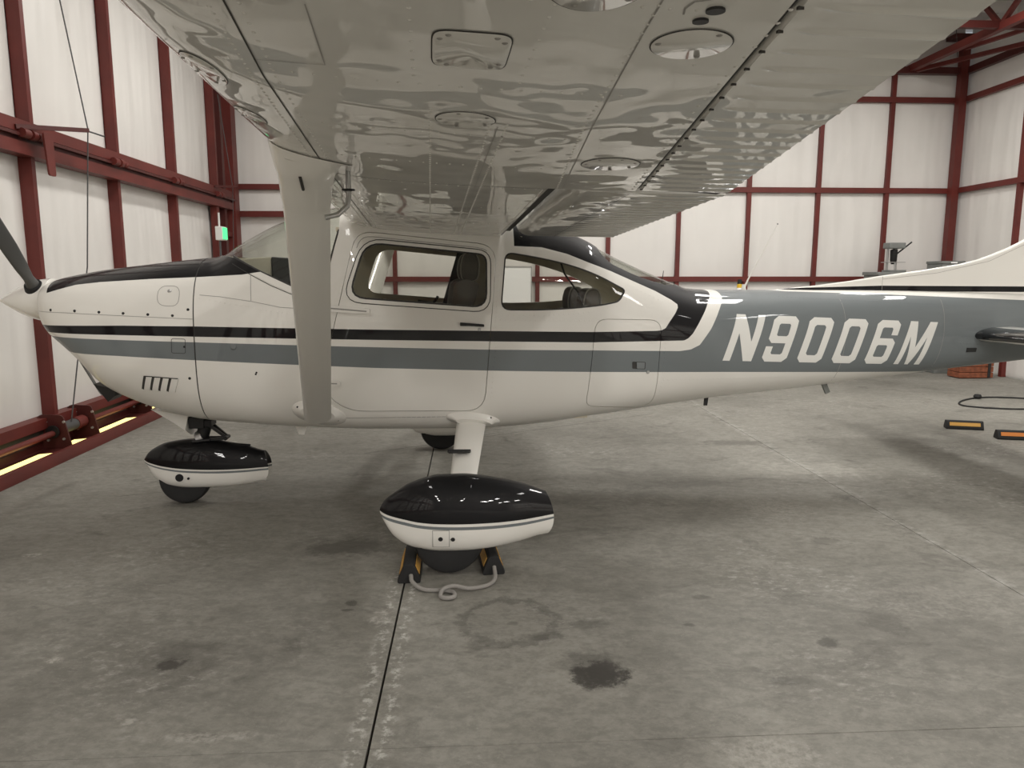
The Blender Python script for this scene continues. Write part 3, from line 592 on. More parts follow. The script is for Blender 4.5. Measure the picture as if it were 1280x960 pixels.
# ---------------------------------------------------------------- cabin
for sy in (-1, 1):
    for (bx, bz, nm) in ((-.02, .98, 'front_seat'), (.80, .86, 'rear_seat')):
        sc_ = 1 if nm == 'front_seat' else .82
        e = MB().box((bx-.42*sc_, sy*.27-.22, bz-.14), (bx+.08, sy*.27+.22, bz)).build(nm, M['seat'], AC, bevel=.03)
        lean = [(bx+.02, bz-.05), (bx+.12, bz+.0), (bx+.26*sc_, bz+.50*sc_), (bx+.17*sc_, bz+.53*sc_), (bx+.10*sc_, bz+.50*sc_)]
        MB().prism(rounded(lean, .03), 'y', sy*.27-.21, sy*.27+.21).build('backrest', M['seat'], e, bevel=.02)
        cx, cz = bx+.20*sc_, bz+.60*sc_
        for yy in (-.06, .06): MB().tube([(cx+.005, sy*.27+yy, cz-.16), (cx+.01, sy*.27+yy, cz-.02)], .006, 8).build('headrest_post', M['steel'], e)
        hd = MB().prism(rounded([(cx-.045, cz-.085), (cx+.05, cz-.085), (cx+.065, cz+.02), (cx+.04, cz+.095), (cx-.03, cz+.09), (cx-.055, cz+.0)], .04), 'y', sy*.27-.13, sy*.27+.13).build('headrest', M['seat'], e, bevel=.035)
        pr = rounded([(cx-.047, cz-.087), (cx+.052, cz-.087), (cx+.067, cz+.02), (cx+.042, cz+.097), (cx-.032, cz+.092), (cx-.057, cz+.0)], .04)
        MB().tube([(p[0], sy*.27-.128, p[1]) for p in pr+pr[:1]], .004, 6).build('headrest_piping', M['seat_trim'], e)
MB().box((-.98, -.46, 1.02), (-.93, .46, 1.44)).build('instrument_panel', M['panel'], AC, bevel=.01)
MB().prism([(-1.33, 1.59), (-1.24, 1.630), (-1.03, 1.642), (-1.03, 1.50), (-1.33, 1.50)], 'y', -.36, .36).build('glareshield', M['tan'], AC, bevel=.008)
MB().prism([(-1.028, 1.642), (-.86, 1.63), (-.80, 1.40), (-1.028, 1.40)], 'y', -.38, .38).build('panel_hood', M['panel'], AC, bevel=.01)
for sy in (-.25, .25): MB().tube([(-.93, sy, 1.25), (-.72, sy, 1.25), (-.70, sy-.12, 1.30), (-.70, sy-.13, 1.36)], .012, 8).build('control_yoke', M['panel'], AC)
MB().box((-.90, -.38, .60), (.95, .38, .65)).build('cabin_floor', M['lining'], AC)
MB().prism([(-.62, 1.79), (.50, 1.745), (.50, 1.765), (-.62, 1.815)], 'y', -.50, .50).build('headliner', M['lining'], AC)
MB().prism([(.161,1.77),(.232,1.77),(.108,1.314),(.024,1.314)], 'y', .500, .530).build('door_post_trim', M['panel'], AC)
MB().tube([(-.14, -.53, 1.375), (-.05, -.545, 1.36), (-.02, -.51, 1.40)], .009, 8).build('window_latch', M['panel'], DR)
# belt hanging inside the rear window
MB().tube([(.75, -.40, 1.64), (.78, -.42, 1.54), (.87, -.42, 1.42), (.92, -.41, 1.30)], .006, 6).build('shoulder_belt', M['panel'], AC)
# ---------------------------------------------------------------- nose: spinner, propeller
SPN = MB().lathe([(0.0005, -2.806)]+[(.140*math.sin(min(1, t)*math.pi/2)**.96, -2.806+.333*t) for t in np.linspace(.04, 1, 16)]+[(.135, -2.470), (0, -2.470)], (0, 0, 1.37), 'x', 48).build('spinner', M['white'], AC)
for sgn in (1, -1):
    d = Vector((0, -sgn, sgn)).normalized(); ch = Vector((1, 0, 0)); tg = d.cross(ch); hub = Vector((-2.545, 0, 1.37)); R = []
    for r, c_, th_, k in ((.055,.085,.085,0),(.13,.085,.075,0),(.20,.10,.045,.55),(.30,.125,.028,.9),(.45,.150,.020,.75),(.65,.155,.015,.55),(.85,.135,.011,.42),(.98,.10,.008,.36),(1.03,.05,.006,.34)):
        a = math.pi/2-k*.0-(.95-k)*.0; pitch = .55 if k == 0 else k*.95
        u = tg*math.cos(pitch)+ch*math.sin(pitch); v = ch*math.cos(pitch)-tg*math.sin(pitch)
        ring = [hub+d*r+u*((c_*.62+.03*(r < .15))/2*math.cos(t))+v*(th_/2*math.sin(t)) for t in np.linspace(0, 2*math.pi, 20, endpoint=False)]
        R.append(ring)
    bl = MB().rings(R).build('propeller_blade', M['blade'], AC)
    MB().tube([hub+d*.098, hub+d*.145], [.062, .050], 20).build('blade_boot', M['rubber'], bl)
MB().lathe([(.118, -2.472), (.118, -2.455), (0, -2.455)], (0, 0, 1.37), 'x', 32).build('propeller_flange', M['dark'], AC)
# chin: cowl flap and nose gear fairing
MB().prism([(-2.175,.855),(-2.095,.740),(-2.055,.775),(-2.05,.82)], 'y', -.24, -.06).build('air_scoop', M['dark'], AC)
MB().prism(rounded([(-1.90,.66),(-1.668,.610),(-1.692,.515),(-1.652,.482),(-1.76,.565)], .004), 'y', -.085, .085).build('gear_fairing', M['white'], AC, bevel=.012)
MB().prism([(-.965,.60),(-.935,.500),(-.895,.497),(-.865,.60)], 'y', -.24, -.225).build('drain_fin', M['white'], AC, bevel=.004)
MB().prism([(-1.0,1.0),(-.95,1.0)], 'y', 0, 0) if False else None
# ---------------------------------------------------------------- wings
def yl(u): 
    yt = .6*(.2969*math.sqrt(u)-.126*u-.3516*u*u+.2843*u**3-.1036*u**4); yc = .125*(.8*u-u*u) if u < .4 else .0555*(.2+.8*u-u*u); return yc-yt, yc+yt
def xle(s): return -.565-.012*max(0, s-2.6)
def xte(s): return 1.04-.187*max(0, s-2.33)
def flat(x, s): return 1.785-.022*(x+.2)+.042*(s-.57)
def wzl(x, s, up=False):
    c = xte(s)-xle(s); u = min(1, max(0, (x-xle(s))/c)); return flat(x, s)+c*(yl(u)[1 if up else 0]+.0412-.0585*(u-.3))
def xh(s): return .682-.146*(s-2.38)
def wing(sy, fine):
    W = MB()
    for s0, s1, cut in ((.50, 2.372, lambda s: .362), (2.376, 5.42, xh)):
        R = []; n = 26; ns = int((s1-s0)/(.12 if fine else .5))+1
        for s in np.linspace(s0, s1, ns+1):
            x1 = cut(s); L = x1-xle(s); t = [(1-math.cos(math.pi*i/n*.5)) for i in range(n+1)]
            lo = [(xle(s)+L*a, s*sy, wzl(xle(s)+L*a, s)) for a in t]; up = [(xle(s)+L*a, s*sy, wzl(xle(s)+L*a, s, True)) for a in t[1:]]
            R.append([lo[i] for i in range(n, -1, -1)]+up)
        W.rings(R)
    # wing tip cap
    R = []
    for k in range(5):
        f = math.sin(k/4*math.pi/2); s = 5.42+.10*f; sh = 1-.45*(1-math.cos(k/4*math.pi/2)); r = []
        for x in [xh(5.42)-(xh(5.42)-xle(5.42))*(i/20) for i in range(21)]: r.append((x, s*sy, (wzl(x, 5.42)*(1+sh)+wzl(x, 5.42, True)*(1-sh))/2))
        for x in [xle(5.42)+(xh(5.42)-xle(5.42))*(i/20) for i in range(1, 21)]: r.append((x, s*sy, (wzl(x, 5.42, True)*(1+sh)+wzl(x, 5.42)*(1-sh))/2))
        R.append(r)
    W.rings(R)
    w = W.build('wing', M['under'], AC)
    # fixed trailing skin above the flap (the flap well roof)
    MB().rings([[(.40, s*sy, wzl(.40, s, True)), (.62, s*sy, wzl(.62, s, True)), (.62, s*sy, wzl(.62, s, True)-.01), (.40, s*sy, wzl(.40, s, True)-.02)] for s in (.50, 2.372)], smooth=False).build('flap_well_roof', M['white'], w)
    def surf(name, s0, s1, xa, smooth_to, zoff=0):
        R = []; step = .088; ns = int(round((s1-s0)/step*(18 if fine else 1)))
        for q in range(ns+1):
            s = s0+(s1-s0)*q/ns; f = ((s-s0)/step) % 1; bead = math.exp(-((f-.5)/.075)**2) if fine else 0
            a, b = xa(s), xte(s); L = b-a; t = [0, .004, .012, .03, .06, .09, .12, .16, .22, .3, .4, .5, .6, .7, .8, .88, .94, .97, .99, 1.0]
            sm = smooth_to(s); lo = []; up = []
            th0 = wzl(a+.05, s, True)-wzl(a+.05, s)
            for k in t:
                x = a+L*k; ne = .14 if name == 'flap' else .03; nose = math.sqrt(max(0, 1-(1-min(1, k/ne))**2)); mid = (wzl(x, s)+wzl(x, s, True))/2
                zl_, zu_ = wzl(x, s), wzl(x, s, True); on = min(1, max(0, (x-sm)/.03))*min(1, max(0, (b-x)/.012)+.55)
                nm = mid if name == 'flap' else zl_+.03
                lo.append((x, s*sy, nm+(zl_-nm)*nose-.0048*bead*on-zoff)); up.append((x, s*sy, mid+(zu_-mid)*nose+.002-zoff+.004*(k == 1)))
            R.append(lo[::-1]+up[1:])
        return W2(R, name, w)
    def W2(R, name, w): return MB().rings(R).build(name, M['under'], w)
    for (g0, g1, xa, wd_, dz) in ((.505, 2.37, lambda s: .392, .034, .035), (2.38, 5.02, lambda s: xh(s)+.0005, .009, .007)):
        MB().rings([[(xa(s), s*sy, wzl(xa(s), s)+dz), (xa(s)+wd_, s*sy, wzl(xa(s), s)+dz), (xa(s)+wd_, s*sy, wzl(xa(s), s)+dz+.004), (xa(s), s*sy, wzl(xa(s), s)+dz+.004)] for s in np.linspace(g0, g1, 20)], smooth=False).build('gap_shade', M['seam'], w)  # dark strip added in each gap to stand for the shade inside
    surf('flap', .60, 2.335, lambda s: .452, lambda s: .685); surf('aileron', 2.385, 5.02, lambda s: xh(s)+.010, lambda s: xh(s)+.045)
    # strut with its cuffs
    bot = Vector((-.757, -.57 if sy < 0 else .57, .672)); top = Vector((-.455, 2.60*sy, wzl(-.455, 2.60)+.004)); d = (top-bot).normalized(); ch = (Vector((1, 0, 0))-d*d.x).normalized(); tk = d.cross(ch)
    prof = [(-.5, 0), (-.485, .28), (-.43, .55), (-.33, .82), (-.18, 1.0), (0, .98), (.2, .74), (.38, .36), (.5, .06)]; ring = prof+[(a, -b) for a, b in prof[-1:0:-1]]
    def st(p, c, t, tip=None): return [p+ch*c*a+tk*t/2*b for a, b in ring]
    S_ = MB().rings([st(bot+(top-bot)*f, .160, .058) for f in np.linspace(-.01, 1, 9)]).build('wing_strut', M['white'], AC)
    R = []
    for f, a0, a1, t in ((.885, 0, 0, .062), (.905, .004, .003, .066), (.94, .006, .008, .070), (.965, .010, .016, .078), (.985, .018, .034, .09), (1.0, .030, .075, .115)):
        p = bot+(top-bot)*f; rr = [Vector((p+ch*((.160+a0+a1)*a+(a1-a0)/2)+tk*t/2*b)) for a, b in ring]
        if f == 1.0:
            rr = [Vector((v.x, v.y, wzl(v.x, abs(v.y))-.003)) for v in rr]
        R.append(rr)
    cf = MB().rings(R).build('strut_cuff', M['white'], S_)
    return w, S_, (bot, top, ch, tk, d)
PW, PS, (sb, stp, sch, stk, sd) = wing(-1, True); SW, SS, _ = wing(1, False)
# dark slot in the upper cuff
p = sb+(stp-sb)*.962; yoff = stk*(-.043 if (stk.y > 0) else .043)
MB().tube([p+yoff+sch*-.012+sd*.035, p+yoff+sch*-.004-sd*.03], .005, 8).build('drain_slot', M['seam'], PS)
# lower cuff on the fuselage: an oval dish around the strut foot
R = []
cx, cz = -.757, .693
for a, b, o in ((.165, .083, .0), (.160, .079, .010), (.135, .062, .020), (.105, .046, .045)):
    r = []
    for k in range(32):
        t = 2*math.pi*k/32; x = cx+a*math.cos(t)*(1.0 if math.cos(t) > 0 else .95); z = cz+b*math.sin(t)-a*.2*math.cos(t)*.9; r.append((x, -hw(x, max(z, .58))-o, z))
    R.append(r)
MB().rings(R).build('lower_strut_cuff', M['white'], PS)
for x, z in ((-.875,.742),(-.84,.664),(-.64,.650),(-.65,.69)): MB().lathe([(0,-.004),(.006,-.004),(.006,0),(0,0)], (x, -hw(x, z)-.017, z), 'y', 8).build('cuff_screw', M['dark'], PS)
# underside details: seams, plates, rivets (port)
def wp(x, s, o=0.0): return (x, -s, wzl(x, s)-o)
def wline(name, pts, wd, mt, o=.0012, step=.05):
    Q = []
    for a, b in zip(pts, pts[1:]):
        n = max(1, int(math.dist(a, b)/step)); Q += [(a[0]+(b[0]-a[0])*i/n, a[1]+(b[1]-a[1])*i/n) for i in range(n)]
    Q.append(pts[-1]); vs = []; 
    for i, q in enumerate(Q):
        a, b = Q[max(i-1, 0)], Q[min(i+1, len(Q)-1)]; t = Vector((b[0]-a[0], b[1]-a[1])).normalized()
        for sg in (-1, 1): vs.append(wp(q[0]-t.y*wd/2*sg, q[1]+t.x*wd/2*sg, o))
    return MB().add(vs, [(2*i, 2*i+1, 2*i+3, 2*i+2) for i in range(len(Q)-1)]).build(name, mt, PW)
wline('skin_seam', [(-.40,.6),(-.405,2.6),(-.385,3.5),(-.345,4.1),(-.26,5.4)], .0035, M['seam'])
wline('skin_seam', [(.41,2.40),(.32,3.29),(.27,3.87),(.16,5.4)], .0025, M['softseam'])
wline('skin_seam', [(.672,.62),(.672,2.33)], .003, M['seam'], .004)
NM = MB()
for q in range(30):
    s = 2.385+.088*(q+.5); x = xh(s)+.012; zz = wzl(x, s)
    NM.prism([(x-.002, s-.0035), (x+.008, s), (x-.002, s+.0035)], 'z', 0, .004); NM.v[-6:] = [(a, -b, zz-.0045+c) for a, b, c in NM.v[-6:]]
NM.build('bead_notches', M['seam'], PW, kind='stuff')
wline('skin_seam', [(-.55,2.374),(.37,2.374)], .0035, M['seam']); wline('skin_seam', [(-.38,3.60),(-.25,3.62),(-.24,3.9)], .0022, M['softseam'])
wline('skin_seam', [(.10,.6),(.10,3.25)], .0022, M['softseam']); wline('skin_seam', [(.362,.6),(.362,2.37)], .004, M['seam'])
WR = []
def wr_(pts, st, off=0):
    for a, b in zip(pts, pts[1:]):
        L = math.dist(a, b); n = max(1, int(L/st)); WR.extend([(a[0]+(b[0]-a[0])*i/n, a[1]+(b[1]-a[1])*i/n) for i in range(n)])
wr_([(-.425,.6),(-.43,2.6),(-.41,3.5),(-.37,4.2)], .028); wr_([(-.37,.6),(-.378,2.6),(-.36,3.5),(-.32,4.2)], .04); wr_([(-.06,.6),(-.06,3.4)], .03); wr_([(.08,.6),(.08,3.3)], .03); wr_([(.12,.6),(.12,3.3)], .03)
wr_([(.39,2.40),(.30,3.29),(.25,4.2)], .035); wr_([(.345,.6),(.345,2.37)], .028); wr_([(.66,2.42),(.50,3.5),(.43,4.2)], .05); wr_([(-.09,3.6),(-.09,4.1)], .045); wr_([(.11,3.6),(.12,4.2)], .045)
for s in (1.2, 1.8, 2.35, 2.75, 3.15, 3.55, 3.98, 4.3): wr_([(-.36, s), (.36, s+.0)], .038)
for s in (2.9, 3.3, 3.75): wr_([(.40, s), (xh(s)-.03, s+.02)], .05)
rivets([wp(x, s) for x, s in WR], [(0, 0, -1)]*len(WR), .0044, 'wing_rivets', M['under'], PW)
def plate(x, s, rx, ry, ns, rect=False, mt=None):
    e = 2 if not rect else 6; P_ = []
    def O(k): return lambda t: ((abs(math.cos(t))**(2/e))*math.copysign(1, math.cos(t))*k*rx, (abs(math.sin(t))**(2/e))*math.copysign(1, math.sin(t))*k*ry)
    def R(k, o): return [wp(x+O(k)(2*math.pi*i/40)[0], s+O(k)(2*math.pi*i/40)[1], o) for i in range(40)]
    pl = MB().rings([R(1, .0002), R(1, .0022), R(.985, .003)]).build('inspection_plate', M['under'], PW)
    rg = MB(); a, b = R(1.0, .0024), R(1.035, .0014); rg.rings([a, b], caps=False); rg.build('plate_gap', M['seam'], pl)
    for i in range(ns):
        t = 2*math.pi*(i+.5)/ns; f = O(.86 if not rect else .84)(t); px_, ps_ = x+f[0], s+f[1]
        MB().lathe([(0, -.0016), (.0035, -.0016), (.0055, 0), (0, 0)], (px_, -ps_, wzl(px_, ps_)-.003), 'z', 8).build('screw', M['softseam'], pl)
plate(.008, 3.76, .064, .088, 8, True); plate(.021, 3.30, .068, .070, 5); plate(.161, 4.06, .072, .10, 5); plate(.358, 3.85, .064, .066, 3); plate(-.512, 3.44, .036, .10, 6); plate(-.512, 3.05, .036, .08, 6); plate(.47, 2.86, .085, .09, 7)
for x, s, r in ((.345, 3.985, .014), (.338, 3.945, .012)):
    MB().lathe([(r*.5, -.003), (r, -.003), (r, .004), (r*.5, .004)], (x, -s, wzl(x, s)), 'z', 16).build('fuel_vent', M['dark'], PW)
wline('vent_arc', [(.325,4.02),(.305,4.01),(.30,3.985),(.305,3.965)], .003, M['softseam'])
# pitot / fuel vent pipe behind the strut and the stall tab
MB().tube([(-.335,-2.46,wzl(-.335,2.46)+.01),(-.335,-2.46,1.80),(-.34,-2.47,1.765),(-.37,-2.49,1.735),(-.41,-2.50,1.725)], .009, 10).build('vent_pipe', M['steel'], PW)
MB().lathe([(.009,-.006),(.022,-.004),(.022,0),(.009,0)], (-.335,-2.46,1.822), 'z', 14).build('pipe_collar', M['rubber'], PW)
# flap track fairing at the flap end
MB().prism([(.60,1.86),(1.0,1.832),(1.03,1.842),(.60,1.872)], 'y', -2.352, -2.344).build('flap_end_plate', M['seam'], PW)
# ---------------------------------------------------------------- landing gear
def pant(name, prof, wy, yc, mt, parent, trunc=True):
    prof = prof.copy(); prof[2:, 1] -= .018
    R = []; xs = prof[:, 0]; f = [_pchip(xs, prof[:, k]) for k in range(1, 4)]
    u = np.concatenate([xs[0]+(xs[-1]-xs[0])*(1-np.cos(np.linspace(0, math.pi/2, 40)))]); 
    for x in u:
        zb, zt, w = f[0](x), f[1](x), f[2](x)*wy; zc = zb+(zt-zb)*.44; r = []
        for k in range(36):
            a = 2*math.pi*(k+.5)/36; cs, sn = math.cos(a), math.sin(a); e, hh = (2.3, zt-zc) if sn > 0 else (3.0, zc-zb); t = (abs(cs)**e+abs(sn)**e)**(-1/e)
            r.append((x-.032*(sn*t)**2*max(0, (x-xs[-1]+.16)/.16)**2, yc+w*cs*t, zc+hh*sn*t))
        R.append(r)
    return MB().rings(R).build(name, mt, parent)
MAIN = np.array([(-.340,.330,.350,.10),(-.320,.285,.385,.30),(-.270,.225,.425,.52),(-.171,.166,.482,.78),(-.033,.143,.515,.96),(.086,.141,.516,1.0),(.22,.150,.498,.98),(.36,.175,.468,.86),(.49,.203,.428,.64),(.552,.208,.412,.54)])
NOSE = np.array([(-1.992,.290,.310,.10),(-1.965,.255,.350,.34),(-1.927,.207,.380,.50),(-1.846,.150,.417,.78),(-1.70,.127,.438,.98),(-1.60,.125,.440,1.0),(-1.45,.128,.412,.94),(-1.33,.139,.385,.80),(-1.22,.152,.352,.60),(-1.176,.154,.345,.54)])
M['pant'] = paint('main_pant_paint', bands([(-.34,.341),(-.224,.316),(-.036,.296),(.226,.294),(.551,.310)], [(-.34,.327),(-.224,.303),(-.036,.282),(.226,.279),(.551,.297)], [(-.34,.316),(-.224,.287),(-.036,.266),(.226,.263),(.551,.286)]), None)
M['npant'] = paint('nose_pant_paint', bands([(-1.99,.302),(-1.838,.269),(-1.654,.251),(-1.411,.242),(-1.175,.244)], [(-1.99,.293),(-1.838,.258),(-1.654,.240),(-1.411,.232),(-1.175,.235)], [(-1.99,.284),(-1.838,.247),(-1.654,.227),(-1.411,.218),(-1.175,.223)]), None)
def tyre(x, y, z, r, w, parent, name='wheel'):
    o = MB().lathe([(r*.44, -w*.38), (r*.8, -w*.5), (r*.93, -w*.44), (r*.995, -w*.22), (r, 0), (r*.995, w*.22), (r*.93, w*.44), (r*.8, w*.5), (r*.44, w*.38)], (x, y, z), 'y', 40).build(name, M['rubber'], parent)
    MB().lathe([(0, -w*.36), (r*.30, -w*.34), (r*.32, -w*.34), (r*.32, w*.34), (r*.30, w*.34), (0, w*.36)], (x, y, z), 'y', 28).build('rim', M['alu'], o); return o
for sy in (-1, 1):
    mp = pant('wheel_fairing', MAIN, .135, 1.37*sy, M['pant'], AC)
    tyre(.012, 1.37*sy, .183, .183, .15, AC)
    R = []
    for f in np.linspace(0, 1, 7):
        x = .185-.105*f; y = (.46+.86*f)*sy; z = .625-.215*f-.05*math.sin(f*math.pi)*0; c = .188-.052*f; t = .052-.012*f
        n = Vector((0, .24*sy, 1)).normalized(); R.append([Vector((x, y, z))+Vector((1, 0, 0))*c*a+n*t/2*b for a, b in [(-.5,0),(-.47,.35),(-.38,.7),(-.2,.95),(0,1),(.2,.9),(.38,.55),(.5,.08),(.38,-.55),(.2,-.9),(0,-1),(-.2,-.95),(-.38,-.7),(-.47,-.35)]])
    lg = MB().rings(R).build('gear_leg', M['white'], AC)
    R = []
    for a, b, o in ((.172, .052, .0), (.166, .048, .010), (.135, .036, .022), (.110, .026, .05)):
        r = []
        for k in range(32):
            t = 2*math.pi*k/32; x = .192+a*math.cos(t); z = .632+b*math.sin(t)-.14*a*math.cos(t); r.append((x, sy*(hw(x, max(z, .60))+o), z-o*.25))
        R.append(r)
    MB().rings(R).build('leg_cuff', M['white'], lg)
    if sy < 0:
        for x, z in ((.13,.672),(.30,.645)): MB().lathe([(0,-.004),(.006,-.004),(.006,0),(0,0)], (x, -hw(x, z)-.013, z), 'y', 8).build('cuff_screw', M['dark'], lg)
        stp_ = MB().tube([(.018, -.955, .540), (.150, -.955, .537)], .009, 10).build('step', M['rubber'], lg, 'black rubber step on the leg')
        MB().box((.022, -.99, .533), (.146, -.93, .541)).build('step_pad', M['rubber'], lg, bevel=.003); MB().tube([(.05,-.96,.535),(.052,-.95,.512),(.128,-.95,.510),(.13,-.96,.535)], .005, 8).build('step_bracket', M['white'], lg)
        W_ = lambda x, z: -1.37-.135*_pchip(MAIN[:,0], MAIN[:,3])(x)*max(0, 1-abs((z-(.141+.16))/.17)**3)**(1/3)
        def py(x, z):
            zb, zt, w = [_pchip(MAIN[:, 0], MAIN[:, k])(x) for k in (1, 2, 3)]; zb -= .018; zc = zb+(zt-zb)*.44; return -1.37-w*.135*max(0, 1-abs((zc-z)/(zc-zb))**3)**(1/3)
        for nm, mt, (x0, x1, z0, z1), o in (('valve_door_gap', 'softseam', (-.075, .011, .169, .265), .0012), ('valve_door', 'white', (-.072, .008, .172, .262), .0025)):
            G = 9; vs = [(x0+(x1-x0)*i/G, py(x0+(x1-x0)*i/G, z0+(z1-z0)*j/G)-o, z0+(z1-z0)*j/G) for j in range(G+1) for i in range(G+1)]
            MB().add(vs, [(j*(G+1)+i, j*(G+1)+i+1, (j+1)*(G+1)+i+1, (j+1)*(G+1)+i) for j in range(G) for i in range(G)], smooth=True).build(nm, M[mt], mp, fix=False)
        for x, z, r in ((-.034,.218,.0105),(.028,.214,.009)): MB().lathe([(0,-.003),(r,-.003),(r*1.3,.004),(0,.004)], (x, py(x, z)-.003, z), 'y', 14).build('fairing_bolt', M['dark'], mp)
npn = pant('nose_wheel_fairing', NOSE, .105, 0, M['npant'], AC); tyre(-1.735, 0, .167, .167, .12, AC, 'nose_wheel')
MB().lathe([(0,-.003),(.034,-.003),(.034,.02),(0,.02)], (-1.742, -.101, .198), 'y', 24).build('axle_boss', M['white'], npn); MB().lathe([(.014,-.008),(.026,-.008),(.026,.02),(.014,.02)], (-1.742, -.101, .198), 'y', 24).build('axle_cap', M['dark'], npn); MB().lathe([(0,-.004),(.012,-.004),(.012,.02),(0,.02)], (-1.742, -.101, .198), 'y', 12).build('axle_nut', M['blade'], npn)
MB().lathe([(0,-.004),(.008,-.004),(.008,.02),(0,.02)], (-1.685, -.106, .191), 'y', 10).build('fairing_bolt', M['dark'], npn)
ng = MB().tube([(-1.55, 0, .64), (-1.628, 0, .40)], [.046, .040], 18).build('nose_strut', M['dark'], AC)
MB().box((-1.675, -.07, .52), (-1.575, .07, .60)).build('steering_collar', M['dark'], ng, bevel=.006)
MB().tube([(-1.60, 0, .53), (-1.622, 0, .45)], .030, 16).build('oleo', M['steel'], ng); MB().tube([(-1.60, 0, .455), (-1.635, 0, .435)], [.052, .056], 16).build('fork_collar', M['steel'], ng)
MB().box((-1.71, -.05, .385), (-1.58, .05, .425)).build('fork_crown', M['dark'], ng, bevel=.008)
for y in (-.035, .035):
    MB().bar((-1.565, y, .545), (-1.452, y*.5, .447), .012, .018).build('torque_link', M['dark'], ng); MB().bar((-1.60, y, .437), (-1.452, y*.5, .440), .012, .018).build('torque_link', M['dark'], ng)
MB().tube([(-1.452, -.04, .443), (-1.452, .04, .443)], .014, 10).build('link_pin', M['dark'], ng)
MB().tube([(-1.66,-.06,.43),(-1.55,-.05,.438)], .010, 8).build('tow_pin', M['dark'], ng); MB().box((-1.60,-.06,.53),(-1.53,.06,.575)).build('upper_link_mount', M['dark'], ng, bevel=.004)
MB().tube([(-1.60,.0,.42),(-1.30,.0,.385)], .007, 6).build('steering_rod', M['dark'], ng)
# ---------------------------------------------------------------- tail
def slab(name, poly, thick, mt, parent, bev):
    o = MB().prism(poly, 'y', -thick/2, thick/2).build(name, mt, parent, bevel=bev); o.modifiers['bevel'].segments = 3; return o
DF = [(2.32,1.418),(2.52,1.441),(2.691,1.456),(2.95,1.488),(3.175,1.523),(3.50,1.565),(3.791,1.609),(3.93,1.642),(4.037,1.679),(4.16,1.727),(4.281,1.784),(4.45,1.90),(4.62,2.10),(4.86,2.50),(4.99,2.74),(5.36,2.76),(5.20,1.42),(5.2,1.36),(2.32,1.39)]
slab('tail_fin', DF, .05, M['fin'], AC, .012)
MB().prism([(5.21,1.36),(5.37,2.76),(5.72,2.74),(5.66,1.36)], 'y', -.03, .03).build('rudder', M['fin'], AC, bevel=.008)
for pts in ([(3.18,1.50),(3.60,1.545),(4.0,1.63),(4.4,1.81)], [(3.18,1.52),(3.18,1.40)]):
    vs = [(x, -.0262, z) for x, z in pts]; MB().rings([[(x, -.0258, z-.0012), (x, -.0258, z+.0012), (x, -.0262, z+.0012), (x, -.0262, z-.0012)] if abs(pts[0][0]-pts[1][0]) > .01 else [(x-.0012, -.0258, z), (x+.0012, -.0258, z), (x+.0012, -.0262, z), (x-.0012, -.0262, z)] for x, z in pts], smooth=False).build('fin_seam', M['softseam'], AC)
for sy in (-1, 1):
    R = []; R2 = []
    for f in np.linspace(0, 1, 6):
        s = .06+1.70*f; xl = 3.80+.30*f; c = 1.0-.30*f; r = []; r2 = []
        for t in np.linspace(0, 2*math.pi, 40, endpoint=False):
            u = .5-.5*math.cos(t); yt = .6*(.2969*math.sqrt(u)-.126*u-.3516*u*u+.2843*u**3-.1036*u**4)*(1 if t < math.pi else -1)
            r.append((xl+c*u, s*sy, 1.100+c*yt)); pass
        for o, ts in ((.0035, np.linspace(-.30, .80, 14)), (-.002, np.linspace(.80, -.30, 14))):
            for t in ts:
                u = .5-.5*math.cos(t); yt = .6*(.2969*math.sqrt(u)-.126*u-.3516*u*u+.2843*u**3-.1036*u**4)*(1 if t > 0 else -1); nx = -math.cos(min(abs(t)*2.4, 1.5)); nz = math.sin(min(abs(t)*2.4, 1.5))*(1 if t > 0 else -1)
                r2.append((xl+c*u+nx*o, s*sy, 1.100+c*yt+nz*o))
        R.append(r); R2.append(r2)
    sb_ = MB().rings(R).build('stabilizer', M['white'], AC); MB().rings(R2).build('abrasion_boot', M['black'], sb_, 'black leading edge boot')
skin('tail_reflector', [(3.762,1.012),(3.846,1.010),(3.846,.980),(3.765,.980)], -.006, .002, M['panel'], AC, dx=.02)
MB().prism([(1.855,.70),(1.885,.70),(1.875,.615),(1.850,.615)], 'y', -.105, -.095).build('drain_mast', M['panel'], AC); MB().bar((2.79,0,.755),(2.83,0,.672),.02,.035).build('tie_down_ring', M['grey_steel'], AC)
aer = MB().tube([(2.142,0,1.41),(2.18,0,1.50),(2.378,0,1.885)], [.010,.006,.0022], 8).build('whip_antenna', M['white'], AC); MB().lathe([(0,-.0),(.0045,.003),(.0045,.009),(0,.012)], (2.378,0,1.88), 'z', 8).build('antenna_tip', M['dark'], aer)
MB().lathe([(.022,0),(.016,.02),(.012,.05),(0,.05)], (2.15,0,1.415), 'z', 12).build('antenna_base', M['white'], aer)
MB().tube([(1.55,.0,1.475),(1.56,.0,1.56)], [.004,.002], 6).build('short_antenna', M['dark'], AC)
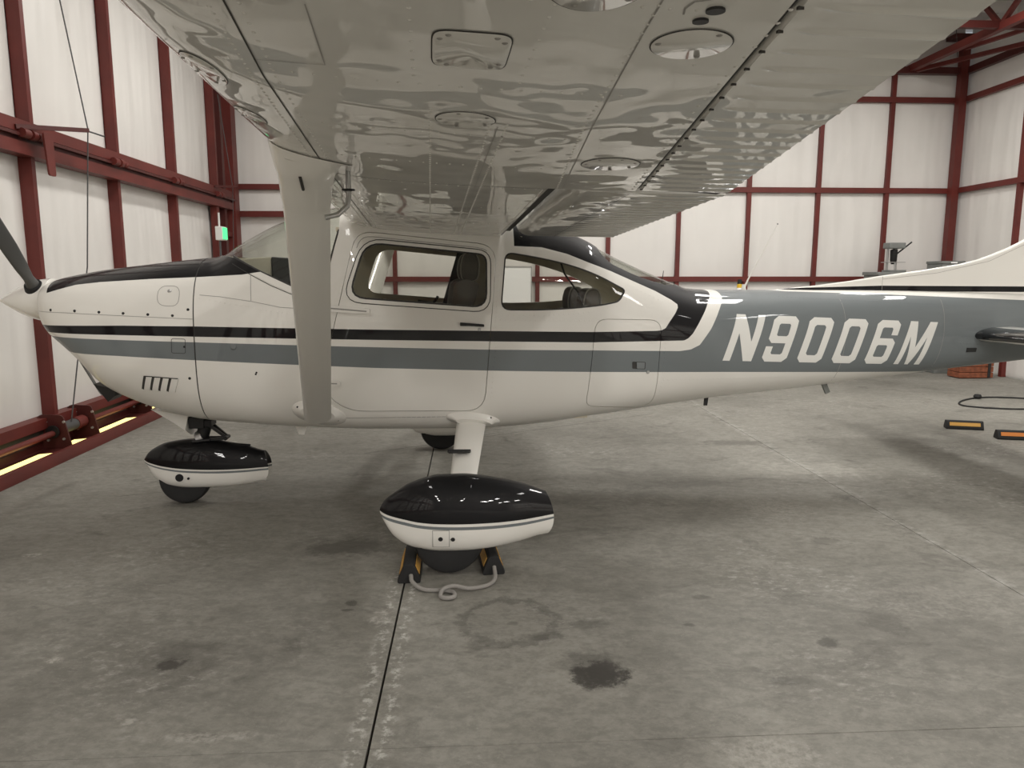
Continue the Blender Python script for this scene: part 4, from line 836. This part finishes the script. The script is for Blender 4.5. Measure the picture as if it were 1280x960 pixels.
# ---------------------------------------------------------------- things standing about
def chock(name, a, b, label, stripe, w=.115, h=.10, extra=()):     # a, b: ground points of its two ends (aircraft axes -> world)
    pa, pb = Vector(a), Vector(b); L = (pb-pa).length; an = math.atan2(pb.y-pa.y, pb.x-pa.x); c = (pa+pb)/2
    t = empty(name, (c.x, c.y, 0), an, label, 'chock', 'rubber wheel chocks')
    pf = rounded([(-w/2, 0), (w/2, 0), (w/2, .02), (w*.20, h), (-w*.20, h), (-w/2, .02)], .008, 2)
    MB().prism([(p[0], p[1]) for p in pf], 'x', -L/2, L/2).build('body', M['rubber'], t, bevel=.004)
    for sg in (-1, 1):
        q0 = Vector((0, sg*w*.42, .035)); q1 = Vector((0, sg*w*.27, h-.018)); n = Vector((0, sg*(h-.02), w*.30)).normalized(); g = .03
        vs = [Vector((sx, 0, 0))+q+n*o for o in (0, .0035) for sx, q in ((-L/2+g, q0), (L/2-g, q0), (L/2-g, q1), (-L/2+g, q1))]
        vs = [v+n*.0005 for v in vs]; MB().add(vs, [(0,1,2,3),(7,6,5,4),(0,4,5,1),(1,5,6,2),(2,6,7,3),(3,7,4,0)]).build('reflective_stripe', stripe, t)
    return t
def AW(x, y, z=0): v = Matrix.Rotation(YA, 3, 'Z') @ Vector((x, y, z)); return v+A0
def HW(x, y, z=0): return HR @ Vector((x, y, z))
c1 = chock('wheel_chock', AW(-.195, -1.52)[:2], AW(-.185, -1.22)[:2], 'black chock with amber stripe in front of the near main wheel', M['yellow'])
c2 = chock('wheel_chock', AW(.238, -1.46)[:2], AW(.228, -1.20)[:2], 'black chock with amber stripe behind the near main wheel', M['yellow'])
def spline(pts, n=8):
    P = [Vector(p) for p in pts]; P = [P[0]*2-P[1]]+P+[P[-1]*2-P[-2]]; out = []
    for i in range(1, len(P)-2):
        for k in range(n):
            t = k/n; a, b, c, d = P[i-1:i+3]; out.append(.5*((2*b)+(-a+c)*t+(2*a-5*b+4*c-d)*t*t+(-a+3*b-3*c+d)*t**3))
    return out+[P[-2]]
kn = spline([AW(-.185,-1.525,.045),AW(-.175,-1.575,.03),AW(-.12,-1.625,.012),AW(-.03,-1.645,.012),AW(.02,-1.675,.014),AW(.025,-1.72,.012),AW(-.01,-1.735,.012),AW(-.04,-1.71,.012),AW(-.025,-1.67,.03),AW(.03,-1.645,.032),AW(.10,-1.64,.014),AW(.19,-1.61,.012),AW(.235,-1.55,.02),AW(.238,-1.475,.05)])
rp = MB().tube([Vector(p)-AW(0,-1.64,0) for p in kn], .0105, 10).build('chock_rope', M['rope']); rp.location = AW(0,-1.64,0)
tag(rp, 'grey looped rope lying on the concrete between the near wheel chocks', 'rope')
c3 = chock('wheel_chock', HW(4.755, 7.03)[:2], HW(5.075, 6.93)[:2], 'loose black chock with amber stripe on the floor below the tail', M['yellow'], .10, .085)
c4 = chock('wheel_chock', HW(4.93, 6.545)[:2], HW(5.30, 6.45)[:2], 'loose black chock with orange stripe, rightmost on the floor', M['orange'], .10, .085)
lp = spline([HW(5.9,8.05,.008),HW(5.75,8.2,.008),HW(5.85,8.42,.008),HW(6.15,8.66,.008),HW(6.5,8.75,.008),HW(6.9,8.6,.008),HW(6.95,8.3,.008),HW(6.6,8.0,.008),HW(6.2,7.95,.008),HW(5.9,8.05,.008)])
o0 = HW(6.3,8.3); lo = MB().tube([Vector(p)-o0 for p in lp], .011, 8).build('cable_loop', M['rubber']); lo.location = o0
tag(lo, 'black cable lying in a loop on the floor at the right edge', 'cable'); MB().lathe([(0,.0),(.035,.006),(.048,.03),(.035,.055),(0,.062)], HW(6.27,8.70,0)-o0, 'z', 14).build('cable_plug', M['rubber'], lo)
bx = empty('crate', HW(7.45, 10.55), YH, 'low brown wooden crate on the floor under the tailplane by the right wall', 'crate')
for k in range(3): MB().box((-.26, -.14, .012+k*.085), (.26, .14, .090+k*.085)).build('board', M['wood'], bx, bevel=.004)
MB().box((.17, -.150, .02), (.21, -.1405, .25)).build('black_strap', M['panel'], bx)
# cabinet and drill press
cb = empty('tool_cabinet', HW(6.68, 11.35), YH, 'tall grey steel cabinet against the back wall carrying the drill press', 'cabinet')
MB().box((-.42, -.22, 0), (.42, .22, 1.515)).build('body', M['grey_steel'], cb, bevel=.006); MB().box((-.44, -.24, 1.515), (.44, .24, 1.565)).build('top', M['grey_steel'], cb, bevel=.006)
for k in range(5): MB().box((-.39, -.232, .08+k*.28), (.39, -.2201, .33+k*.28)).build('drawer', M['grey_steel'], cb, bevel=.003)
dp = empty('drill_press', HW(6.60, 11.35, 1.565), YH, 'small grey drill press with black lever standing on the tall cabinet', 'drill')
MB().box((-.12, -.14, 0), (.14, .10, .03)).build('base', M['grey_steel'], dp, bevel=.004); MB().tube([(-.07,.05,.03),(-.07,.05,.40)], .018, 12).build('column', M['steel'], dp); MB().tube([(.07,.05,.03),(.07,.05,.40)], .018, 12).build('column', M['steel'], dp)
MB().box((-.13, -.10, .36), (.13, .10, .45)).build('head', M['grey_steel'], dp, bevel=.012); MB().lathe([(0,.12),(.03,.12),(.05,.18),(.055,.34),(0,.36)], (0,0,0), 'z', 16).build('motor', M['dark'], dp)
MB().box((-.16, -.07, .145), (.16, .07, .155)).build('table', M['steel'], dp); MB().tube([(0,-.02,.25),(.24,-.06,.46)], .012, 8).build('feed_lever', M['rubber'], dp)
MB().tube([(0,-.05,.14),(0,-.05,.05)], .012, 8).build('chuck', M['steel'], dp)
lk = empty('locker', HW(7.35, 11.2), YH, 'grey tool locker in the right rear corner, behind the fin', 'cabinet')
MB().box((-.17, -.2, 0), (.17, .2, 1.69)).build('body', M['grey_steel'], lk, bevel=.005); MB().box((-.18, -.21, 1.69), (.18, .21, 1.73)).build('lid', M['grey_steel'], lk, bevel=.005)
MB().box((-.05, -.2145, 1.695), (.05, -.2101, 1.715)).build('label_plate', M['board'], lk)
bn = empty('workbench', HW(4.3, 11.5), YH, 'grey steel workbench along the back wall behind the tailcone', 'workbench')
MB().box((-1.0, -.35, .86), (1.0, .35, .92)).build('top', M['grey_steel'], bn, bevel=.005)
for sx in (-.93, .93):
    for sy in (-.3, .3): MB().box((sx-.03, sy-.03, 0), (sx+.03, sy+.03, .86)).build('leg', M['grey_steel'], bn)
cn = empty('safety_cone', HW(4.165, 11.35, .92), YH, 'small black, white and amber banded cone on the bench behind the antenna', 'cone')
MB().box((-.1, -.1, 0), (.1, .1, .02)).build('base', M['rubber'], cn); 
for z0, z1, mm in ((.02,.12,M['rubber']),(.12,.22,M['board']),(.22,.32,M['rubber']),(.32,.40,M['board']),(.40,.46,M['amber']),(.46,.53,M['rubber'])):
    MB().lathe([(.078-.09*z0, z0), (.078-.09*z1, z1)], (0,0,0), 'z', 20).build('band', mm, cn)
wb_ = empty('whiteboard', HW(.72, YB-.09, 1.05), YH, 'plain white board on the back wall seen through the rear cabin window', 'board')
MB().box((-.235, -.015, 0), (.235, .0, .59)).build('surface', M['board'], wb_)
for a, b in (((-.25,-.025,-.02),(.25,0,0)), ((-.25,-.025,.59),(.25,0,.61)), ((-.25,-.025,0),(-.235,0,.59)), ((.235,-.025,0),(.25,0,.59))): MB().box(a, b).build('frame', M['steel'], wb_)
ex = empty('exit_light', HW(XL+.20, 10.72, 0), YH, 'white wall box with a glowing green panel on the door frame', 'lamp')
MB().box((-.03, -.10, 2.0), (.07, .10, 2.19)).build('housing', M['plastic'], ex, bevel=.01); pass
MB().box((.0705, -.09, 2.015), (.078, .09, 2.175)).build('green_panel', M['green'], ex); MB().tube([(0,.0,0),(0,.0,2.0)], .014, 8).build('conduit', M['cable'], ex); MB().tube([(0,0,2.19),(0,0,2.38)], .014, 8).build('conduit', M['plastic'], ex)
